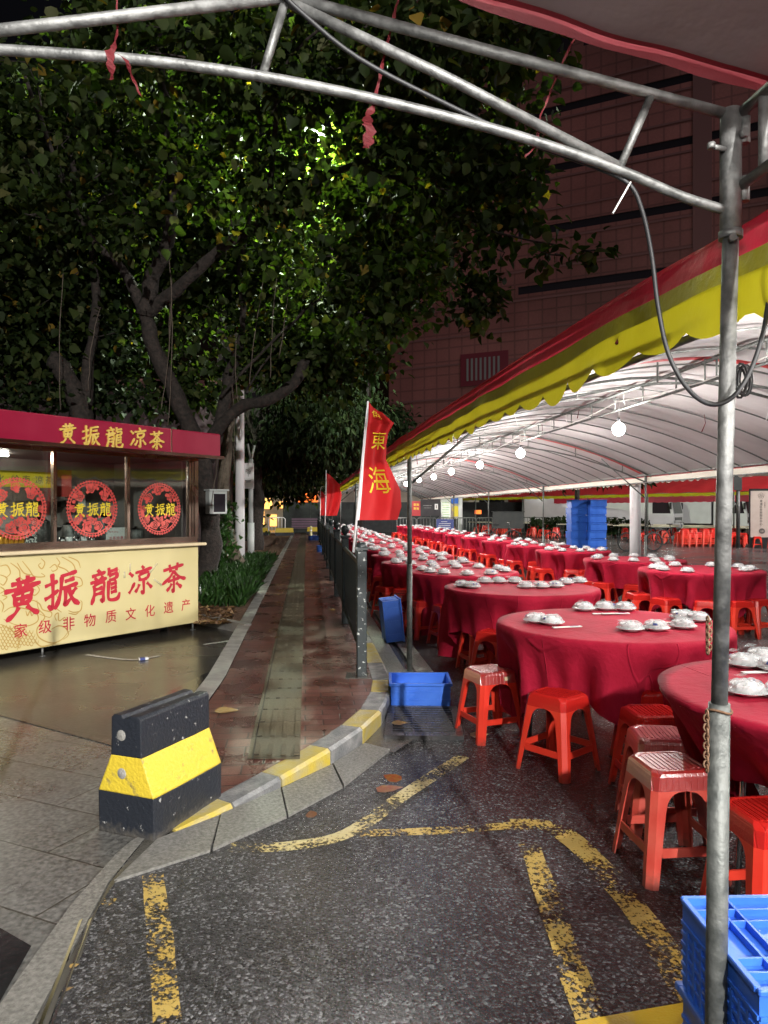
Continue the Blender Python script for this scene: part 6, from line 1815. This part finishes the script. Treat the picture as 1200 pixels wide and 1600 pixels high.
# ================================================================== vehicles and signs far behind
def truck(loc, rz, lab):
    t = empty('delivery_truck', loc, rz, lab, 'truck', 'trucks behind the red tent')
    pr = [(-.95, .45), (.95, .45), (.98, .75), (.98, 1.25), (.78, 2.25), (.55, 2.36), (-.95, 2.36)]       # side outline x (forward), z
    mb = MB(); mb.prism_y(pr, -1.0, 1.0); c = mb.build('cab', M['truck'], t, recalc=True)
    mb = MB(); mb.add([(.992, -.86, 1.30), (.992, .86, 1.30), (.80, .80, 2.2), (.80, -.80, 2.2)], [(0, 1, 2, 3)]); mb.box((.99, 0, .98), (.03, 1.5, .18)); mb.build('windscreen', M['slot'], c)
    for s in (-1, 1):
        mb = MB(); mb.prism_y([(-.25, 1.3), (.82, 1.3), (.66, 2.12), (-.25, 2.12)], s * 1.005 - .01, s * 1.005 + .01); mb.build('side_window', M['slot'], c, recalc=True)
        mb = MB(); mb.box((.985, s * .78, .80), (.03, .30, .16), bev=.008); mb.build('headlight', M['chrome'], c)
        mb = MB(); mb.box((.86, s * 1.16, 1.75), (.10, .16, .40), bev=.02); mb.tube([(.8, s * 1.0, 1.9), (.86, s * 1.14, 1.9)], .015, 6); mb.build('mirror', M['black'], c)
    mb = MB(); mb.box((1.0, 0, .52), (.10, 1.9, .22), bev=.02); mb.build('bumper', M['truck'], t)
    mb = MB(); mb.box((-3.3, 0, 1.75), (4.4, 2.1, 2.2), bev=.02); mb.build('box_body', M['truck'], t)
    mb = MB(); mb.box((-2.4, 0, .52), (5.6, .8, .16)); mb.build('chassis', M['black'], t)
    for x in (.1, -4.2):
        for s in (-1, 1):
            mb = MB(); mb.tube([(x, s * .86 - .12, .42), (x, s * .86 + .12, .42)], .42, 20); w = mb.build('wheel', M['rubber'], t)
            mb = MB(); mb.tube([(x, s * .99 - .01, .42), (x, s * .99 + .01, .42)], .2, 14); mb.build('rim', M['galv'], w)
truck((17.1, 44.5, 0), R(-38), 'white delivery truck with dark windscreen whose cab shows beside the thin pole')
truck((22.0, 45.5, 0), R(-38), 'second white truck, mostly hidden behind the thick near post')
wl = empty('truck_trailer', (13.0, 47.5, 0), R(-10), 'pale parked trailer box behind the bicycles and hedge', 'trailer')
mb = MB(); mb.box((0, 0, 1.9), (7.5, 2.2, 2.4), bev=.03); mb.build('box_body', M['truck'], wl)
mb = MB()
for x in (-2.6, -1.6, 2.4): mb.tube([(x, -1.0, .42), (x, -.8, .42)], .42, 18)
mb.build('wheels', M['rubber'], wl)
mb = MB(); mb.box((0, 0, .62), (7.0, .9, .14)); mb.build('chassis', M['black'], wl)
r = np.random.default_rng(13); n = 1500
C_ = np.stack([8.2 + r.random(n) * 6.5, 40.5 + r.normal(size=n) * .3, .1 + r.random(n) * .9], 1); D_ = r.normal(size=(n, 3))
hg = leaf_mesh('hedge', C_, D_, r.uniform(.12, .26, n), M['leaf_dark'], None, 14); tag(hg, 'low dark hedge in front of the white trailer', 'hedge')

def bicycle(loc, rz, lab):
    b = empty('bicycle', loc, rz, lab, 'bicycle', 'bicycles beyond the tables')
    for x in (-.52, .52):
        mb = MB(); mb.tube([(x + .325 * math.cos(a), 0, .335 + .325 * math.sin(a)) for a in [2 * math.pi * i / 24 for i in range(25)]], .026, 6, cap=False); w = mb.build('wheel', M['rubber'], b)
        mb = MB()
        for i in range(10):
            a = 2 * math.pi * i / 10; mb.tube([(x, 0, .335), (x + .315 * math.cos(a), 0, .335 + .315 * math.sin(a))], .002, 4)
        mb.build('spokes', M['chrome'], w)
    mb = MB()
    for a, c in (((.52, .335), (.40, .86)), ((.42, .76), (-.13, .74)), ((.43, .70), (-.05, .30)), ((-.05, .30), (-.17, .86)), ((-.52, .335), (-.05, .30)), ((-.52, .335), (-.15, .74))):
        mb.tube([(a[0], 0, a[1]), (c[0], 0, c[1])], .018, 6)
    mb.build('frame', M['black'], b)
    mb = MB(); mb.tube([(.40, 0, .86), (.39, 0, .96)], .014, 6); mb.tube([(.30, -.26, .98), (.40, -.18, .97), (.40, .18, .97), (.30, .26, .98)], .013, 6); mb.build('handlebar', M['chrome'], b)
    mb = MB(); mb.box((-.19, 0, .89), (.26, .13, .05), bev=.02); mb.build('saddle', M['black'], b)
    mb = MB(); mb.tube([(-.05, -.03, .30), (-.05, -.05, .30)], .09, 12); mb.tube([(-.05, -.06, .30), (.06, -.08, .18)], .01, 6); mb.tube([(-.05, .06, .30), (-.16, .08, .42)], .01, 6); mb.build('crank', M['darksteel'], b)
bicycle((9.42, 26.6, 0), R(6), 'black bicycle parked across behind the white column')
bicycle((6.9, 27.6, 0), R(10), 'black bicycle half hidden behind the blue crate stacks')
bicycle((12.6, 31.5, 0), R(14), 'black bicycle standing behind the stacked stools near the thick post')
bicycle((4.9, 30.5, 0), R(4), 'distant black bicycle left of the blue crate stacks')
sc = empty('motor_scooter', (7.85, 26.4, 0), R(65), 'white fronted motor scooter parked right of the blue crate stacks', 'scooter')
for x in (-.55, .62):
    mb = MB(); mb.tube([(x, -.05, .24), (x, .05, .24)], .24, 18); mb.build('wheel', M['rubber'], sc)
mb = MB(); mb.prism_y([(.62, .35), (.52, .95), (.42, 1.0), (.38, .9), (.42, .35), (.1, .28), (-.05, .62), (-.75, .72), (-.82, .6), (-.55, .36), (-.1, .2), (.35, .2)], -.16, .16); mb.build('body', M['truck'], sc, recalc=True)
mb = MB(); mb.box((-.4, 0, .755), (.66, .26, .09), bev=.03); mb.build('saddle', M['black'], sc)
mb = MB(); mb.tube([(.36, -.30, 1.05), (.45, 0, 1.0), (.36, .30, 1.05)], .018, 6); mb.build('handlebar', M['black'], sc)
mb = MB(); mb.tube([(.575, 0, .82), (.61, 0, .82)], .07, 12); mb.build('headlight', M['chrome'], sc)

wc = empty('white_column', (5.42, 15.6, 0), 0, 'thick white column standing just outside the long tent', 'column')
mb = MB(); mb.tube([(0, 0, 0), (0, 0, 5)], .115, 18); mb.build('shaft', M['white_paint'], wc)
mb = MB(); mb.tube([(0, 0, 0), (0, 0, .06)], .16, 18); mb.build('base', M['galv'], wc)
wc = empty('white_column', (4.32, 41, 0), 0, 'distant thin white column by the coloured posters', 'column')
mb = MB(); mb.tube([(0, 0, 0), (0, 0, 5)], .13, 14); mb.build('shaft', M['white_paint'], wc)
mb = MB(); mb.tube([(0, 0, 0), (0, 0, .06)], .19, 14); mb.build('base', M['galv'], wc)
# direction sign
ds_ = empty('direction_sign', (15.15, 29.0, 0), R(-22), 'tall pale direction sign with a dark vertical text and arrow disc', 'sign')
mb = MB(); mb.box((0, .0, 1.18), (.92, .10, 2.36)); mb.build('frame', M['black'], ds_)
mb = MB(); mb.box((.0, -.055, 1.34), (.82, .012, 1.86)); bd = mb.build('board', M['board_pink'], ds_)
lettering('sign_letters', [(c, -.03, 1.86 - .115 * i, .095) for i, c in enumerate('黄埔区党群服务中心')], bd, M['kiosk_dark'], -.064, .012)
lettering('sign_letters', [(c, .10, 1.80 - .06 * i, .045) for i, c in enumerate('党群服务')], bd, M['kiosk_dark'], -.064, .004)
mb = MB()
for k in range(5):
    a = 2 * math.pi * k / 5 + math.pi / 2
    cx_, cz_ = .07 * math.cos(a), 2.08 + .07 * math.sin(a)
    mb.tube([(-.03 + cx_ + .045 * math.cos(b), -.064, cz_ + .045 * math.sin(b)) for b in [2 * math.pi * i / 10 for i in range(11)]], .007, 4, cap=False)
mb.tube([(-.01, -.066, .68), (-.01, -.0665, .68)], .001, 4)
n = 24; vs = [(0, -.066, .66)] + [(.11 * math.cos(2 * math.pi * k / n), -.066, .66 + .11 * math.sin(2 * math.pi * k / n)) for k in range(n)]
mb.add(vs, [(0, 1 + (k + 1) % n, 1 + k) for k in range(n)])
mb.build('emblem', M['kiosk_dark'], bd)
mb = MB(); mb.add([(-.06, -.069, .65), (.02, -.069, .65), (.02, -.069, .625), (.065, -.069, .66), (.02, -.069, .695), (.02, -.069, .67), (-.06, -.069, .67)], [(6, 5, 4, 3, 2, 1, 0)]); mb.build('arrow', M['board_pink'], bd)
sg = empty('road_sign', (14.1, 28.8, 0), R(-20), 'dark post with a narrow plate at its top beside the pale direction sign', 'sign')
mb = MB(); mb.tube([(0, 0, 0), (0, 0, 2.95)], .075, 10); mb.build('post', M['darksteel'], sg)
mb = MB(); mb.box((-.02, -.09, 2.6), (.30, .03, .62)); mb.build('plate', M['board_black'], sg)
# boards, banners and barriers at the far end of the tables
def board(name, px0, px1, py0, py1, d, m, lab, cat, legs=True):
    a, b = P(px0, py1, d), P(px1, py0, d)
    o = empty(name, ((a.x + b.x) / 2, d, 0), R(-6), lab, cat)
    w, z0, z1 = b.x - a.x, a.z, b.z
    mb = MB(); mb.box((0, 0, (z0 + z1) / 2), (w, .04, z1 - z0)); bb = mb.build('board', M[m], o)
    mb = MB()
    for s in (-1, 1): mb.tube([(s * w * .46, .04, 0), (s * w * .46, .04, z1)], .02, 6)
    mb.build('legs', M['darksteel'], o)
    return o, bb, w, z0, z1
o, bb, w, z0, z1 = board('black_banner', 657, 688, 780, 806, 36, 'board_black', 'black banner board with a white printed square beyond the last tables', 'banner')
mb = MB(); mb.box((w * .30, -.022, z0 + (z1 - z0) * .55), (.16, .006, .28)); mb.build('print', M['paper'], bb)
mb = MB(); mb.box((w * .30, -.027, z0 + (z1 - z0) * .55), (.05, .006, .16)); mb.box((-w * .15, -.022, z0 + (z1 - z0) * .62), (.42, .006, .035)); mb.box((-w * .15, -.022, z0 + (z1 - z0) * .48), (.36, .006, .025)); mb.build('lettering_bars', M['galv'], bb)
o, bb, w, z0, z1 = board('notice_board', 682, 709, 811, 830, 33, 'board_blue', 'blue notice board with small white lines of print behind the tables', 'notice board')
mb = MB()
for k in range(5): mb.box((-w * .05 + .03 * (k % 2), -.022, z1 - .12 - .085 * k), (w * (.35 if k == 0 else .68), .005, .018))
mb.build('print', M['paper'], bb)
o, bb, w, z0, z1 = board('poster', 689, 704, 780, 811, 40, 'paper', 'pale poster with green lines beside the blue and yellow one', 'poster')
mb = MB()
for k in range(7): mb.box((.03 * math.sin(k * 2), -.024, z0 + .12 + .13 * k), (w * .7, .006, .04))
mb.build('print', pbr('green_print', (.2, .42, .25), (.6, .62, .3), 9, .6), bb)
o, bb, w, z0, z1 = board('poster', 704, 717, 776, 811, 41, 'beige', 'bright poster with a blue top and a yellow shape', 'poster')
mb = MB(); mb.box((0, -.024, z1 - .22), (w * .9, .006, .34)); mb.build('print', M['blue'], bb)
mb = MB(); mb.lathe([(.2, 0), (.001, .004)], 16); mb.v = [(p[0] + .06, -.026 - p[2], p[1] + z0 + .55) for p in mb.v]; mb.box((.06, -.025, z0 + .3), (.3, .006, .3)); mb.build('print', M['gold_flat'], bb)
o, bb, w, z0, z1 = board('red_banner', 643, 657, 783, 806, 37, 'roof_red', 'short red hanging banner with yellow characters left of the black banner', 'banner')
lettering('letters', [(c, -.06 + .14 * (i % 2), z1 - .18 - .2 * (i // 2), .13) for i, c in enumerate('東海東海')], bb, M['gold_flat'], -.024, .01)
o, bb, w, z0, z1 = board('draped_counter', 770, 818, 800, 826, 38, 'board_black', 'long black draped counter standing beyond the far stools', 'counter')
mb = MB(); mb.box((0, .3, z1 + .015), (w + .1, .7, .03)); mb.build('counter_top', M['board_black'], o)
o, bb, w, z0, z1 = board('shop_sign', 742, 752, 797, 803, 46, 'glow_orange', 'small orange lit sign far behind the tables', 'sign')
# crowd barriers
def cbar(x, y, rz, w, lab, m='white_paint'):
    c = empty('crowd_barrier', (x, y, 0), rz, lab, 'barrier', 'crowd barriers in the distance')
    mb = MB(); mb.tube([(-w / 2, 0, 0), (-w / 2, 0, 1.0), (-w / 2 + .08, 0, 1.08), (w / 2 - .08, 0, 1.08), (w / 2, 0, 1.0), (w / 2, 0, 0)], .028, 8); mb.tube([(-w / 2, 0, .22), (w / 2, 0, .22)], .022, 6); mb.build('frame', M[m], c)
    mb = MB(); n = int(w / .17)
    for k in range(1, n): mb.tube([(-w / 2 + w * k / n, 0, .22), (-w / 2 + w * k / n, 0, 1.08)], .016, 6)
    mb.build('bars', M[m], c)
cbar(-6.0, 40.5, 0, .92 * 1.0, 'white crowd barrier closing the far end of the path')
for k in range(5): cbar(1.2 + 1.75 * k * .62, 38.5 + .2 * k, R(-6), 1.02, ORD[k] + ' from the left of the grey barriers behind the last tables', 'galv')
for k in range(3): cbar(13 + 2.0 * k - 4.5, 41.5, R(-8), 1.9, ORD[k] + ' from the left of the barriers near the hedge', 'galv')
def wedge(x, y, rz, lab):
    b = empty('traffic_barrier', (x, y, 0), rz, lab, 'barrier', 'far yellow and black barriers')
    mb = MB(); mb.prism_y([(-.5, 0), (.5, 0), (.5, .28), (-.5, .28)], -.2, .2); mb.build('base', M['bar_black'], b, recalc=True)
    mb = MB(); mb.prism_y([(-.5, .2805), (.5, .2805), (.46, .52), (-.46, .52)], -.19, .19); mb.build('cap', M['bar_yellow'], b, recalc=True)
wedge(-6.95, 40.1, 0, 'far yellow topped barrier left of the white crowd barrier')
wedge(-5.45, 39.6, .1, 'far yellow topped barrier right of the white crowd barrier')
wedge(-3.9, 41.5, 0, 'farthest dull yellow barrier beside the end of the railing')
be = empty('bench', (-4.55, 42.2, 0), 0, 'purple slatted bench in front of the dark hoarding', 'bench')
mb = MB()
for k in range(4): mb.box((0, .05 + .02 * k, .55 + .14 * k), (1.7, .03, .10))
mb.build('backrest', M['purple'], be)
mb = MB()
for k in range(4): mb.box((0, -.05 - .11 * k, .45), (1.7, .09, .03))
mb.build('seat', M['purple'], be)
for s in (-1, 1):
    mb = MB(); mb.box((s * .75, -.2, .215), (.06, .4, .43)); mb.build('leg', M['darksteel'], be)
bo = empty('bollard', (-4.0, 39.6, 0), 0, 'small pale bollard between the purple bench and the railing end', 'bollard')
mb = MB(); mb.lathe([(.12, 0), (.12, .06), (.07, .1), (.06, .5), (.065, .55), (.04, .62), (.001, .64)], 12); mb.build('post', pbr('pale_bollard_paint', (.55, .5, .25), None, rough=.5), bo)
mb = MB(); mb.lathe([(.0655, .36), (.0665, .42)], 12); mb.build('stripe', M['white_paint'], bo)
print('PACKS', packs, 'STOOLS', cnt, 'OBJ', len(bpy.data.objects))
